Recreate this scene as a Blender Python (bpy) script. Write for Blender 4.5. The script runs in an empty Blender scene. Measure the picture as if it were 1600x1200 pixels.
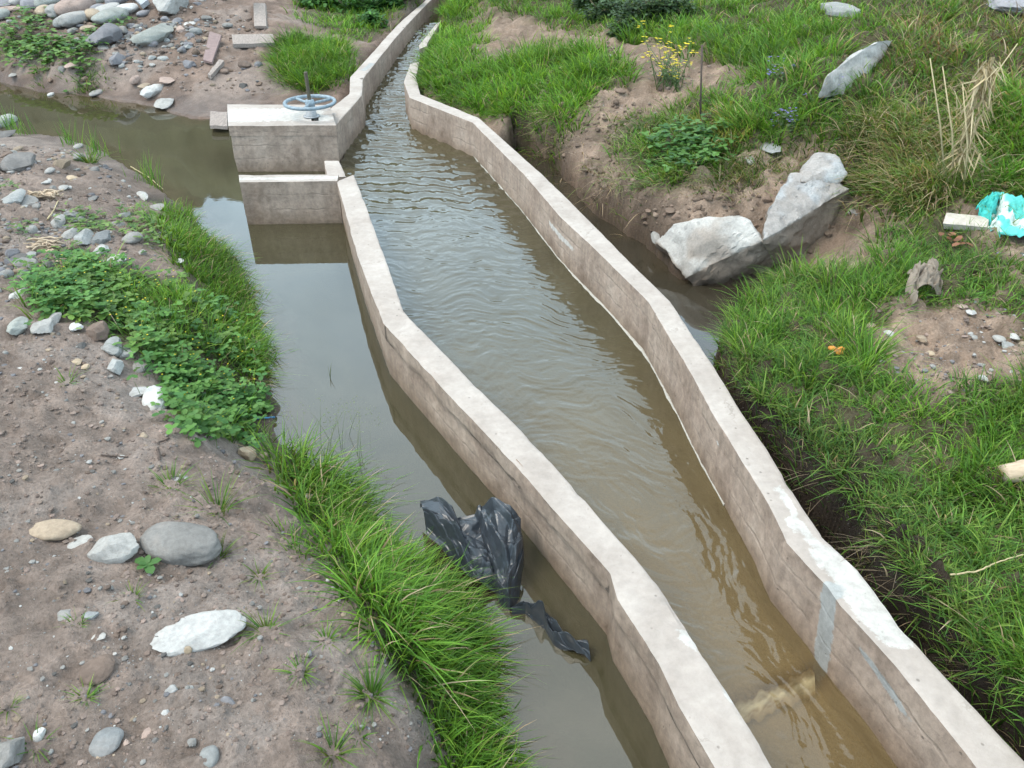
import bpy, math
import numpy as np
from mathutils import Vector, Matrix

# ------------------------------------------------------------------ basics
scene = bpy.context.scene
col = scene.collection
RNG = np.random.default_rng(7)
H0, PITCH, FPX = 2.5, math.radians(34), 1250.0
CP, SP = math.cos(PITCH), math.sin(PITCH)

def P(px, py, z=0.0):
    """survey helper: the point at height z seen at photo pixel px, py (1600 x 1200)"""
    a = (px - 800) / FPX; b = (600 - py) / FPX
    dz = -SP + b * CP; t = (z - H0) / dz
    return np.array([a * t, (CP + b * SP) * t, z])

def ray(px, py):
    a = (px - 800) / FPX; b = (600 - py) / FPX
    return np.array([a, CP + b * SP, -SP + b * CP])

def depth_at(p):
    return p[1] * CP + (H0 - p[2]) * SP

# ------------------------------------------------------------------ noise
def _h(ix, iy, iz, s):
    n = (ix.astype(np.uint32) * np.uint32(374761393) + iy.astype(np.uint32) * np.uint32(668265263)
         + iz.astype(np.uint32) * np.uint32(2246822519) + np.array([(int(s) * 3266489917) & 0xffffffff], np.uint32))
    n = (n ^ (n >> np.uint32(13))) * np.uint32(1274126177)
    n = n ^ (n >> np.uint32(16))
    return n.astype(np.float64) / 4294967295.0

def vn(x, y, z=0.0, s=0):
    x = np.asarray(x, float); y = np.asarray(y, float) + 0 * x
    if np.ndim(z) == 0:
        ix = np.floor(x); iy = np.floor(y); fx, fy = x - ix, y - iy
        ix, iy = ix.astype(np.int64), iy.astype(np.int64); iz = np.array([int(float(z) * 7.0) & 1023])
        fx = fx**3 * (fx * (fx * 6 - 15) + 10); fy = fy**3 * (fy * (fy * 6 - 15) + 10)
        a = _h(ix, iy, iz, s) * (1 - fx) + _h(ix + 1, iy, iz, s) * fx
        b = _h(ix, iy + 1, iz, s) * (1 - fx) + _h(ix + 1, iy + 1, iz, s) * fx
        return (a * (1 - fy) + b * fy) * 2 - 1
    z = np.asarray(z, float) + 0 * x
    ix = np.floor(x); iy = np.floor(y); iz = np.floor(z)
    fx, fy, fz = x - ix, y - iy, z - iz
    ix, iy, iz = ix.astype(np.int64), iy.astype(np.int64), iz.astype(np.int64)
    fx = fx**3 * (fx * (fx * 6 - 15) + 10); fy = fy**3 * (fy * (fy * 6 - 15) + 10); fz = fz**3 * (fz * (fz * 6 - 15) + 10)
    r = 0
    for dz in (0, 1):
        wz = fz if dz else 1 - fz
        for dy in (0, 1):
            wy = fy if dy else 1 - fy
            r = r + wz * wy * (_h(ix, iy + dy, iz + dz, s) * (1 - fx) + _h(ix + 1, iy + dy, iz + dz, s) * fx)
    return r * 2 - 1

def fbm(x, y, z=0.0, o=4, s=0, g=0.5):
    a, t, f = 1.0, 0.0, 1.0
    for k in range(o):
        t = t + a * vn(x * f + 17.3 * k, y * f - 9.1 * k, (np.asarray(z) * f + 3.7 * k) if np.ndim(z) else z * f + 3.7 * k, s + k); a *= g; f *= 2.03
    return t

def sst(a, b, x):
    t = np.clip((x - a) / (b - a), 0, 1); return t * t * (3 - 2 * t)

# ------------------------------------------------------------------ mesh helpers
def link(o, parent=None):
    col.objects.link(o)
    if parent is not None: o.parent = parent
    return o

def mesh_np(name, V, faces, mat=None, parent=None, colors=None, smooth=True, extra=None):
    V = np.asarray(V, np.float32)
    me = bpy.data.meshes.new(name)
    faces = [np.asarray(f, np.int32) for f in faces if len(f)]
    me.vertices.add(len(V)); me.vertices.foreach_set('co', V.ravel())
    nl = sum(f.size for f in faces); npoly = sum(len(f) for f in faces)
    me.loops.add(nl); me.polygons.add(npoly)
    me.loops.foreach_set('vertex_index', np.concatenate([f.ravel() for f in faces]))
    st, o = [], 0
    for f in faces:
        st.append(o + np.arange(len(f)) * f.shape[1]); o += f.size
    me.polygons.foreach_set('loop_start', np.concatenate(st).astype(np.int32))
    me.update(calc_edges=True)
    me.polygons.foreach_set('use_smooth', np.full(npoly, bool(smooth)))
    if colors is not None:
        c = np.ones((len(V), 4), np.float32); c[:, :3] = np.asarray(colors)[:, :3]
        a = me.attributes.new('Col', 'FLOAT_COLOR', 'POINT'); a.data.foreach_set('color', c.ravel())
    for k, v in (extra or {}).items():
        a = me.attributes.new(k, 'FLOAT', 'POINT'); a.data.foreach_set('value', np.asarray(v, np.float32).ravel())
    if mat: me.materials.append(mat)
    me.validate(); me.update()
    return link(bpy.data.objects.new(name, me), parent)

def tag(o, label=None, cat=None, group=None, kind=None):
    if label: o['label'] = label
    if cat: o['category'] = cat
    if group: o['group'] = group
    if kind: o['kind'] = kind
    return o

def empty(name, loc, label, cat, group=None):
    o = bpy.data.objects.new(name, None); o.location = [float(v) for v in loc]; o.empty_display_size = .1
    link(o); return tag(o, label, cat, group)

def grid_faces(nr, nc, wrap=False):
    i = np.arange(nr - 1)[:, None]; j = np.arange(nc if wrap else nc - 1)[None, :]
    a = i * nc + j; b = i * nc + (j + 1) % nc
    return np.stack([a, b, b + nc, a + nc], -1).reshape(-1, 4)

_ico = {}
def ico(n):
    if n not in _ico:
        import bmesh
        bm = bmesh.new(); bmesh.ops.create_icosphere(bm, subdivisions=n, radius=1)
        V = np.array([v.co[:] for v in bm.verts]); F = np.array([[v.index for v in f.verts] for f in bm.faces]); bm.free()
        V /= np.linalg.norm(V, axis=1)[:, None]
        _ico[n] = (V, F)
    return _ico[n]

def tube(pts, rad, seg=8, cap=True):
    pts = np.asarray(pts, float); n = len(pts); rad = np.broadcast_to(rad, (n,))
    T = np.gradient(pts, axis=0); T /= np.linalg.norm(T, axis=1)[:, None] + 1e-9
    ref = np.array([0, 0, 1.0]) if abs(T[0][2]) < .9 else np.array([1.0, 0, 0])
    V = []
    A = np.cross(T, ref); A /= np.linalg.norm(A, axis=1)[:, None] + 1e-9
    B = np.cross(T, A)
    th = np.arange(seg) * 2 * math.pi / seg
    V = pts[:, None] + rad[:, None, None] * (A[:, None] * np.cos(th)[None, :, None] + B[:, None] * np.sin(th)[None, :, None])
    V = V.reshape(-1, 3); F = [grid_faces(n, seg, True)]
    if cap:
        V = np.vstack([V, pts[:1], pts[-1:]]); k = np.arange(seg); k2 = (k + 1) % seg
        F.append(np.vstack([np.stack([k2, k, k * 0 + n * seg], 1), np.stack([(n - 1) * seg + k, (n - 1) * seg + k2, k * 0 + n * seg + 1], 1)]))
    return V, F

def merge(parts):
    V, Q, T, o = [], [], [], 0
    for v, fs in parts:
        for f in fs:
            f = np.asarray(f)
            if len(f) == 0: continue
            (Q if f.shape[1] == 4 else T).append(f + o)
        V.append(v); o += len(v)
    fs = []
    if Q: fs.append(np.vstack(Q))
    if T: fs.append(np.vstack(T))
    return np.vstack(V), fs

# ------------------------------------------------------------------ materials
def mat(name):
    m = bpy.data.materials.new(name); m.use_nodes = True
    nt = m.node_tree; nt.nodes.clear()
    return m, nt, nt.nodes, nt.links

def N(nt, t, **kw):
    n = nt.nodes.new(t)
    for k, v in kw.items():
        if k.startswith('i_'):
            key = k[2:].replace('_', ' ')
            n.inputs[int(key) if key.isdigit() else key].default_value = v
        else: setattr(n, k, v)
    return n

def noise_node(nt, scale, detail=4, rough=.55, vec=None, dist=0.0):
    n = N(nt, 'ShaderNodeTexNoise'); n.inputs['Scale'].default_value = scale; n.inputs['Detail'].default_value = detail
    n.inputs['Roughness'].default_value = rough; n.inputs['Distortion'].default_value = dist
    if vec is not None: nt.links.new(vec, n.inputs['Vector'])
    return n

def ramp(nt, fac, stops):
    r = N(nt, 'ShaderNodeValToRGB'); e = r.color_ramp.elements
    while len(e) < len(stops): e.new(.5)
    for q, (p, c) in zip(e, stops):
        q.position = p; q.color = (*c, 1) if hasattr(c, '__len__') else (c, c, c, 1)
    nt.links.new(fac, r.inputs['Fac']); return r

def mixc(nt, fac, a, b, mode='MIX'):
    m = N(nt, 'ShaderNodeMix', data_type='RGBA', blend_type=mode)
    for sock, v in ((m.inputs[0], fac), (m.inputs[6], a), (m.inputs[7], b)):
        if hasattr(v, 'is_output'): nt.links.new(v, sock)
        elif hasattr(v, '__len__'): sock.default_value = (*v, 1) if len(v) == 3 else v
        else: sock.default_value = v
    return m.outputs[2]

def math_node(nt, op, a, b=0.0, clamp=False):
    m = N(nt, 'ShaderNodeMath', operation=op, use_clamp=clamp)
    for s, v in ((m.inputs[0], a), (m.inputs[1], b)):
        if hasattr(v, 'is_output'): nt.links.new(v, s)
        else: s.default_value = v
    return m.outputs[0]

def finish(nt, base, rough=.9, bump=None, bstr=.3, bdist=.01, spec=.3):
    b = N(nt, 'ShaderNodeBsdfPrincipled')
    b.inputs['Specular IOR Level'].default_value = spec
    if hasattr(base, 'is_output'): nt.links.new(base, b.inputs['Base Color'])
    else: b.inputs['Base Color'].default_value = (*base, 1)
    if hasattr(rough, 'is_output'): nt.links.new(rough, b.inputs['Roughness'])
    else: b.inputs['Roughness'].default_value = rough
    if bump is not None:
        bp = N(nt, 'ShaderNodeBump'); bp.inputs['Strength'].default_value = bstr; bp.inputs['Distance'].default_value = bdist
        nt.links.new(bump, bp.inputs['Height']); nt.links.new(bp.outputs[0], b.inputs['Normal'])
    o = N(nt, 'ShaderNodeOutputMaterial'); nt.links.new(b.outputs[0], o.inputs[0]); return b

def ground_mat():
    m, nt, nd, lk = mat('soil')
    g = N(nt, 'ShaderNodeNewGeometry').outputs['Position']
    c = N(nt, 'ShaderNodeAttribute', attribute_name='Col').outputs['Color']
    wet = N(nt, 'ShaderNodeAttribute', attribute_name='wet').outputs['Fac']
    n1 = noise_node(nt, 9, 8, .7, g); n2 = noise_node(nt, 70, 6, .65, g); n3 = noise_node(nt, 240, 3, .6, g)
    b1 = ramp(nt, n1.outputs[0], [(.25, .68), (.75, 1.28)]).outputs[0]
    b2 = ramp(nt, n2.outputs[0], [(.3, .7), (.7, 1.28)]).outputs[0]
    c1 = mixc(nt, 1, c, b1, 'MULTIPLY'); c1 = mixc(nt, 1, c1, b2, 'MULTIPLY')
    v = N(nt, 'ShaderNodeTexVoronoi'); v.inputs['Scale'].default_value = 95; lk.new(g, v.inputs['Vector'])
    vm = ramp(nt, v.outputs['Distance'], [(.12, 1.0), (.25, 0.0)]).outputs[0]
    sep = N(nt, 'ShaderNodeSeparateColor'); lk.new(v.outputs['Color'], sep.inputs[0])
    sel = ramp(nt, sep.outputs[0], [(.80, 0.0), (.84, 1.0)]).outputs[0]
    spk = math_node(nt, 'MULTIPLY', vm, sel)
    spc = ramp(nt, sep.outputs[1], [(0, (.09, .08, .075)), (.45, (.25, .21, .18)), (.8, (.36, .34, .32)), (1, (.55, .53, .5))]).outputs[0]
    c2 = mixc(nt, math_node(nt, 'MULTIPLY', spk, .8), c1, spc)
    c3 = mixc(nt, wet, c2, mixc(nt, 1, c2, (.62, .58, .56), 'MULTIPLY'))
    h = math_node(nt, 'ADD', math_node(nt, 'MULTIPLY', n2.outputs[0], .9), math_node(nt, 'MULTIPLY', n3.outputs[0], .35))
    h = math_node(nt, 'ADD', h, math_node(nt, 'MULTIPLY', spk, .35))
    r = ramp(nt, wet, [(0, .97), (1, .5)]).outputs[0]
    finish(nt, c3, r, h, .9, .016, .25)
    return m

def concrete_mat():
    m, nt, nd, lk = mat('weathered_concrete')
    geo = N(nt, 'ShaderNodeNewGeometry'); g = geo.outputs['Position']
    sx = N(nt, 'ShaderNodeSeparateXYZ'); lk.new(geo.outputs['Normal'], sx.inputs[0])
    sp = N(nt, 'ShaderNodeSeparateXYZ'); lk.new(g, sp.inputs[0])
    n1 = noise_node(nt, 3.2, 9, .62, g, .3); n2 = noise_node(nt, 26, 8, .7, g); n3 = noise_node(nt, 150, 4, .6, g)
    mp = N(nt, 'ShaderNodeMapping'); mp.inputs['Scale'].default_value = (1, 1, .12); lk.new(g, mp.inputs[0])
    ns = noise_node(nt, 14, 6, .6, mp.outputs[0])
    side = ramp(nt, n1.outputs[0], [(.25, (.170, .130, .104)), (.44, (.245, .198, .164)), (.60, (.295, .245, .206)), (.8, (.37, .325, .285))]).outputs[0]
    side = mixc(nt, .85, side, ramp(nt, n2.outputs[0], [(.3, .66), (.68, 1.25)]).outputs[0], 'MULTIPLY')
    side = mixc(nt, .55, side, ramp(nt, ns.outputs[0], [(.3, .7), (.65, 1.18)]).outputs[0], 'MULTIPLY')
    side = mixc(nt, 1, side, (1.12, 1.07, 1.03), 'MULTIPLY')
    top = ramp(nt, n1.outputs[0], [(.25, (.285, .245, .215)), (.5, (.365, .322, .288)), (.75, (.430, .388, .352))]).outputs[0]
    top = mixc(nt, .55, top, ramp(nt, n2.outputs[0], [(.25, .66), (.7, 1.12)]).outputs[0], 'MULTIPLY')
    up = ramp(nt, sx.outputs[2], [(.55, 0.0), (.85, 1.0)]).outputs[0]
    c = mixc(nt, up, side, top)
    # form board lines, faint vertical cold joints and rust coloured drips on the faces
    wz = N(nt, 'ShaderNodeTexWave', wave_type='BANDS', bands_direction='Z'); wz.inputs['Scale'].default_value = 2.6; wz.inputs['Distortion'].default_value = 1.2; wz.inputs['Detail'].default_value = 3; wz.inputs['Detail Scale'].default_value = 3; lk.new(g, wz.inputs[0])
    bl = ramp(nt, wz.outputs['Fac'], [(.0, 1.0), (.05, 0.0)]).outputs[0]
    side_on = math_node(nt, 'SUBTRACT', 1.0, up)
    bl = math_node(nt, 'MULTIPLY', math_node(nt, 'MULTIPLY', bl, side_on), ramp(nt, n1.outputs[0], [(.42, 0.0), (.6, 1.0)]).outputs[0])
    c = mixc(nt, math_node(nt, 'MULTIPLY', bl, .28), c, (.12, .095, .075))
    vc = N(nt, 'ShaderNodeTexVoronoi', feature='DISTANCE_TO_EDGE'); vc.inputs['Scale'].default_value = 1.9; lk.new(mixc(nt, .12, g, n2.outputs['Color'], 'ADD'), vc.inputs['Vector'])
    crk = math_node(nt, 'MULTIPLY', ramp(nt, vc.outputs['Distance'], [(.0, 1.0), (.012, 0.0)]).outputs[0], ramp(nt, n1.outputs[0], [(.52, 0.0), (.62, 1.0)]).outputs[0])
    c = mixc(nt, math_node(nt, 'MULTIPLY', crk, .45), c, (.11, .085, .065))
    blot = ramp(nt, noise_node(nt, 11, 5, .75, g, .6).outputs[0], [(.56, 0.0), (.68, 1.0)]).outputs[0]
    c = mixc(nt, math_node(nt, 'MULTIPLY', math_node(nt, 'MULTIPLY', blot, side_on), .42), c, mixc(nt, 1, c, (.56, .52, .50), 'MULTIPLY'))
    # damp foot of the wall
    zz = math_node(nt, 'ADD', sp.outputs[2], math_node(nt, 'MULTIPLY', math_node(nt, 'SUBTRACT', n1.outputs[0], .5), .12))
    damp = ramp(nt, zz, [(.01, 1.0), (.13, 0.0)]).outputs[0]
    c = mixc(nt, math_node(nt, 'MULTIPLY', damp, .75), c, mixc(nt, 1, c, (.58, .53, .46), 'MULTIPLY'))
    # pores
    v = N(nt, 'ShaderNodeTexVoronoi'); v.inputs['Scale'].default_value = 30; lk.new(g, v.inputs['Vector'])
    sc = N(nt, 'ShaderNodeSeparateColor'); lk.new(v.outputs['Color'], sc.inputs[0])
    pore = math_node(nt, 'MULTIPLY', ramp(nt, v.outputs['Distance'], [(.08, 1.0), (.2, 0.0)]).outputs[0], ramp(nt, sc.outputs[0], [(.84, 0.0), (.88, 1.0)]).outputs[0])
    c = mixc(nt, math_node(nt, 'MULTIPLY', pore, .6), c, (.10, .085, .07))
    # lime and mortar marks held on the mesh
    for an, colr in (('white', (.46, .445, .415)), ('grey', (.29, .305, .30)), ('dark', (.07, .055, .045))):
        a = N(nt, 'ShaderNodeAttribute', attribute_name=an).outputs['Fac']
        q = math_node(nt, 'ADD', a, math_node(nt, 'MULTIPLY', math_node(nt, 'SUBTRACT', math_node(nt, 'ADD', math_node(nt, 'MULTIPLY', n2.outputs[0], .6), math_node(nt, 'MULTIPLY', n1.outputs[0], .4)), .5), 2.2))
        q = ramp(nt, q, [(.42, 0.0), (.62, 1.0)]).outputs[0]
        q = math_node(nt, 'MULTIPLY', q, ramp(nt, a, [(.02, 0.0), (.25, 1.0)]).outputs[0])
        c = mixc(nt, math_node(nt, 'MULTIPLY', q, .85), c, mixc(nt, .8, colr, ramp(nt, n2.outputs[0], [(.3, .6), (.7, 1.2)]).outputs[0], 'MULTIPLY'))
    h = math_node(nt, 'ADD', math_node(nt, 'MULTIPLY', n2.outputs[0], .6), math_node(nt, 'MULTIPLY', n3.outputs[0], .25))
    h = math_node(nt, 'SUBTRACT', h, math_node(nt, 'MULTIPLY', pore, .6)); h = math_node(nt, 'SUBTRACT', h, math_node(nt, 'MULTIPLY', bl, .5))
    r = ramp(nt, damp, [(0, .9), (1, .5)]).outputs[0]
    finish(nt, c, r, h, .5, .008, .3)
    return m

def rock_mat():
    m, nt, nd, lk = mat('stone')
    tc = N(nt, 'ShaderNodeTexCoord').outputs['Object']
    g = N(nt, 'ShaderNodeNewGeometry'); sx = N(nt, 'ShaderNodeSeparateXYZ'); lk.new(g.outputs['Normal'], sx.inputs[0])
    c = N(nt, 'ShaderNodeAttribute', attribute_name='Col').outputs['Color']
    n1 = noise_node(nt, 7, 8, .65, g.outputs['Position'], .4); n2 = noise_node(nt, 60, 6, .7, g.outputs['Position'])
    n3 = noise_node(nt, 260, 2, .5, g.outputs['Position'])
    c1 = mixc(nt, 1, c, ramp(nt, n1.outputs[0], [(.28, .72), (.72, 1.22)]).outputs[0], 'MULTIPLY')
    c1 = mixc(nt, 1, c1, ramp(nt, n2.outputs[0], [(.3, .78), (.7, 1.17)]).outputs[0], 'MULTIPLY')
    dust = math_node(nt, 'MULTIPLY', ramp(nt, n1.outputs[0], [(.55, 0.0), (.7, 1.0)]).outputs[0], .25)
    c1 = mixc(nt, dust, c1, (.25, .19, .15))
    h = math_node(nt, 'ADD', n2.outputs[0], math_node(nt, 'MULTIPLY', n3.outputs[0], .3))
    finish(nt, c1, .88, h, .45, .012, .3)
    return m

def blade_mat(name='grass_blade', trans=.4):
    m, nt, nd, lk = mat(name)
    c = N(nt, 'ShaderNodeAttribute', attribute_name='Col').outputs['Color']
    d = N(nt, 'ShaderNodeBsdfPrincipled'); d.inputs['Roughness'].default_value = .55; d.inputs['Specular IOR Level'].default_value = .25
    lk.new(c, d.inputs['Base Color'])
    t = N(nt, 'ShaderNodeBsdfTranslucent'); lk.new(mixc(nt, 1, c, (1.25, 1.15, .55), 'MULTIPLY'), t.inputs[0])
    mx = N(nt, 'ShaderNodeMixShader'); mx.inputs[0].default_value = trans
    lk.new(d.outputs[0], mx.inputs[1]); lk.new(t.outputs[0], mx.inputs[2])
    o = N(nt, 'ShaderNodeOutputMaterial'); lk.new(mx.outputs[0], o.inputs[0]); return m

def water_mat(name, deep, shallow, clear, bump_scale, bump_str, rough=.02, streak=(1, 1), ior=1.72):
    """turbid water: silt scatter under a Fresnel surface, a little of the bed showing through"""
    m, nt, nd, lk = mat(name)
    g = N(nt, 'ShaderNodeNewGeometry').outputs['Position']
    sh = N(nt, 'ShaderNodeAttribute', attribute_name='shallow').outputs['Fac']
    mp = N(nt, 'ShaderNodeMapping'); mp.inputs['Scale'].default_value = (streak[0], streak[1], 1); lk.new(g, mp.inputs[0])
    n1 = noise_node(nt, 1.7, 5, .6, g, .8)
    c = mixc(nt, sh, deep, shallow)
    c = mixc(nt, .6, c, ramp(nt, n1.outputs[0], [(.3, .8), (.7, 1.2)]).outputs[0], 'MULTIPLY')
    nb = noise_node(nt, bump_scale, 5, .55, mp.outputs[0], .9)
    bp = N(nt, 'ShaderNodeBump'); bp.inputs['Strength'].default_value = bump_str; bp.inputs['Distance'].default_value = .02
    lk.new(nb.outputs[0], bp.inputs['Height'])
    d = N(nt, 'ShaderNodeBsdfDiffuse'); lk.new(c, d.inputs[0])
    t = N(nt, 'ShaderNodeBsdfTransparent'); t.inputs[0].default_value = (.88, .82, .68, 1)
    mx = N(nt, 'ShaderNodeMixShader'); lk.new(math_node(nt, 'ADD', math_node(nt, 'MULTIPLY', sh, clear), .05), mx.inputs[0])
    lk.new(d.outputs[0], mx.inputs[1]); lk.new(t.outputs[0], mx.inputs[2])
    gl = N(nt, 'ShaderNodeBsdfGlossy'); gl.inputs['Roughness'].default_value = rough; lk.new(bp.outputs[0], gl.inputs['Normal'])
    fr = N(nt, 'ShaderNodeFresnel'); fr.inputs['IOR'].default_value = ior; lk.new(bp.outputs[0], fr.inputs['Normal'])
    m2 = N(nt, 'ShaderNodeMixShader'); lk.new(fr.outputs[0], m2.inputs[0]); lk.new(mx.outputs[0], m2.inputs[1]); lk.new(gl.outputs[0], m2.inputs[2])
    o = N(nt, 'ShaderNodeOutputMaterial'); lk.new(m2.outputs[0], o.inputs[0]); return m

def simple_mat(name, colr, rough=.6, var=.25, scale=30, metal=0.0, spec=.4, bstr=.25, attr=False, stretch=(1, 1, 1)):
    m, nt, nd, lk = mat(name)
    tc = N(nt, 'ShaderNodeTexCoord').outputs['Object']
    mp = N(nt, 'ShaderNodeMapping'); mp.inputs['Scale'].default_value = stretch; lk.new(tc, mp.inputs[0])
    n1 = noise_node(nt, scale, 7, .65, mp.outputs[0])
    base = N(nt, 'ShaderNodeAttribute', attribute_name='Col').outputs['Color'] if attr else colr
    c = mixc(nt, 1, base, ramp(nt, n1.outputs[0], [(.3, 1 - var), (.7, 1 + var)]).outputs[0], 'MULTIPLY')
    b = finish(nt, c, rough, n1.outputs[0], bstr, .006, spec); b.inputs['Metallic'].default_value = metal
    return m

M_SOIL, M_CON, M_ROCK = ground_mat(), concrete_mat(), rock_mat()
M_GRASS, M_LEAF = blade_mat('grass_blade', .4), blade_mat('leaf', .3)
M_DRY = blade_mat('dry_blade', .15)

# ------------------------------------------------------------------ ground shape
def poly_sd(x, y, poly):
    """signed distance to a polygon, positive inside"""
    poly = np.asarray(poly, float); n = len(poly)
    d = np.full(x.shape, 1e9); ins = np.zeros(x.shape, bool)
    for i in range(n):
        ax, ay = poly[i][:2]; bx, by = poly[(i + 1) % n][:2]
        ex, ey = bx - ax, by - ay
        t = np.clip(((x - ax) * ex + (y - ay) * ey) / (ex * ex + ey * ey + 1e-12), 0, 1)
        d = np.minimum(d, (x - ax - t * ex)**2 + (y - ay - t * ey)**2)
        c = (ay > y) != (by > y)
        if by != ay: ins ^= c & (x < (bx - ax) * (y - ay) / (by - ay) + ax)
    d = np.sqrt(d); return np.where(ins, d, -d)

def pts(l, z=0.0): return [P(a[0], a[1], a[2] if len(a) > 2 else z)[:2] for a in l]

L1_SH = pts([(-260, 160), (-120, 185), (20, 206), (100, 217), (160, 240), (215, 275), (250, 300), (292, 335), (335, 375), (370, 425), (392, 475),
             (405, 530), (412, 600), (414, 660), (432, 700), (490, 745), (560, 800), (640, 880), (700, 950), (740, 1020), (765, 1100), (800, 1200), (850, 1330)])
L1 = np.array([(-60, L1_SH[0][1] + .4), (-9, L1_SH[0][1] + .3)] + L1_SH + [(.15, .3), (.15, -8), (-60, -8)])
L2_SH = pts([(-260, 95), (-120, 105), (0, 127), (60, 142), (150, 152), (230, 166), (280, 181), (352, 188)])
L2 = np.array([(-60, 13.5), (-9, L2_SH[0][1] + .5)] + L2_SH + [P(420, 165, .1)[:2], P(508, 178, .34)[:2], P(550, 147, .34)[:2], P(552, 121, .34)[:2], P(606, 60, .34)[:2],
             P(634, 31, .34)[:2], P(664, 4, .34)[:2], P(694, -26, .34)[:2], (-.9, 60), (-60, 60)])
L3_SH = pts([(802, 222), (828, 232), (858, 245), (880, 275), (905, 298), (935, 325), (965, 345), (1000, 372), (1030, 400), (1060, 430), (1110, 440),
             (1180, 440), (1215, 446, .05), (1190, 470, .05), (1150, 490, .05), (1126, 520, .25), (1134, 575, .28), (1168, 640, .28), (1236, 700, .28), (1300, 771, .28), (1358, 851, .28), (1414, 934, .28), (1456, 990, .28), (1520, 1065, .28), (1616, 1190, .28), (1725, 1330, .28)])
L3 = np.array([(-.15, 60), P(722, -28, .34)[:2], P(702, 2, .34)[:2], P(682, 38, .34)[:2], P(666, 66, .34)[:2], P(655, 98, .34)[:2], P(652, 130, .34)[:2], P(660, 147, .34)[:2], P(744, 184, .34)[:2], P(775, 212, .2)[:2]]
              + L3_SH + [(1.75, .3), (1.9, -8), (60, -8), (60, 60)])

CT1 = [(0, 1190, .62), (300, 1190, .58), (600, 1190, .5), (700, 1190, .4), (640, 1050, .42), (560, 930, .4), (480, 850, .4), (420, 760, .36), (285, 860, .55), (0, 850, .62), (100, 1050, .62),
       (350, 1000, .55), (0, 600, .58), (240, 640, .42), (350, 690, .32), (400, 640, .16), (150, 450, .46), (0, 430, .54), (0, 300, .4), (30, 260, .3), (60, 225, .14), (150, 270, .24), (200, 300, .2), (300, 400, .26), (360, 500, .22),
       (390, 600, .14), (-300, 600, .75), (-400, 1100, .8), (-200, 250, .3), (500, 760, .2), (100, 350, .42), (200, 520, .42), (180, 560, .43), (-900, 500, .8)]
CT2 = [(0, 112, .06), (0, 85, .33), (0, 50, .42), (0, 20, .52), (60, 130, .05), (100, 105, .25), (100, 60, .42), (160, 138, .05), (170, 110, .22), (160, 60, .4), (240, 150, .05), (250, 110, .22), (250, 60, .42), (300, 30, .52), (300, 0, .56),
       (300, 160, .06), (300, 120, .2), (400, 140, .12), (400, 100, .26), (400, 60, .38), (400, 20, .5), (470, 140, .14), (490, 80, .32), (540, 120, .22), (540, 60, .3), (530, 20, .36), (610, 30, .29), (590, 60, .28), (150, 15, .56), (-300, 40, .5), (-300, 0, .6), (200, -40, .7), (620, -20, .55), (-800, 0, .7)]
CT3 = [(690, 60, .29), (700, 150, .29), (660, 120, .28), (760, 170, .28), (850, 180, .34), (820, 60, .48), (760, 110, .4), (900, 110, .56), (1000, 130, .6), (1090, 110, .66), (940, 230, .3), (960, 255, .3), (1000, 170, .5), (1050, 240, .46), (1150, 200, .66),
       (1100, 290, .42), (1050, 330, .3), (1200, 270, .5), (1300, 290, .46), (1300, 190, .76), (1300, 100, 1.0), (1450, 200, .8), (1450, 100, 1.05), (1600, 150, 1.0), (1600, 20, 1.3), (1300, 0, 1.2), (1000, 20, .76), (850, 0, .68), (1500, 310, .6),
       (1580, 350, .58), (1400, 370, .46), (1330, 400, .36), (1250, 430, .26), (1250, 500, .38), (1180, 540, .33), (1450, 540, .48), (1580, 560, .5), (1200, 610, .37), (1300, 640, .42), (1400, 700, .43), (1550, 800, .46), (1350, 800, .36), (1500, 950, .38), (1600, 1050, .38), (1500, 420, .54),
       (1750, 700, .58), (1750, 1200, .5), (1800, 300, .8), (1900, 100, 1.2), (2400, 300, 1.1), (2400, 700, .9), (700, -40, .6), (1150, 370, .2), (1225, 395, .1), (1265, 395, .14), (1300, 375, .22), (1180, 330, .34), (1240, 330, .36), (1270, 750, .37), (1440, 970, .36)]

class TPS:
    def __init__(s, ctl, lam=2e-4):
        p = np.array([P(a, b, c) for a, b, c in ctl]); s.q = s.warp(p[:, 0], p[:, 1]); z = p[:, 2]; n = len(z)
        A = np.zeros((n + 3, n + 3)); A[:n, :n] = s.k(s.q, s.q) + np.eye(n) * lam
        A[:n, n] = 1; A[:n, n + 1:] = s.q; A[n:, :n] = A[:n, n:].T
        s.w = np.linalg.solve(A, np.concatenate([z, [0, 0, 0]])); s.n = n
    @staticmethod
    def warp(x, y):
        u = np.maximum(y, -.6) + 1.6; return np.stack([np.clip(x / u, -1.6, 1.6), np.log(u)], -1)
    @staticmethod
    def k(a, b):
        d2 = ((a[:, None] - b[None])**2).sum(-1); return .5 * d2 * np.log(d2 + 1e-9)
    def __call__(s, x, y):
        q = s.warp(x.ravel(), y.ravel()); o = np.empty(len(q))
        for i in range(0, len(q), 40000):
            c = q[i:i + 40000]; o[i:i + 40000] = s.k(c, s.q) @ s.w[:s.n] + s.w[s.n] + c @ s.w[s.n + 1:]
        return o.reshape(x.shape)

T1, T2, T3 = TPS(CT1), TPS(CT2), TPS(CT3)
BED = -.42

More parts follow.
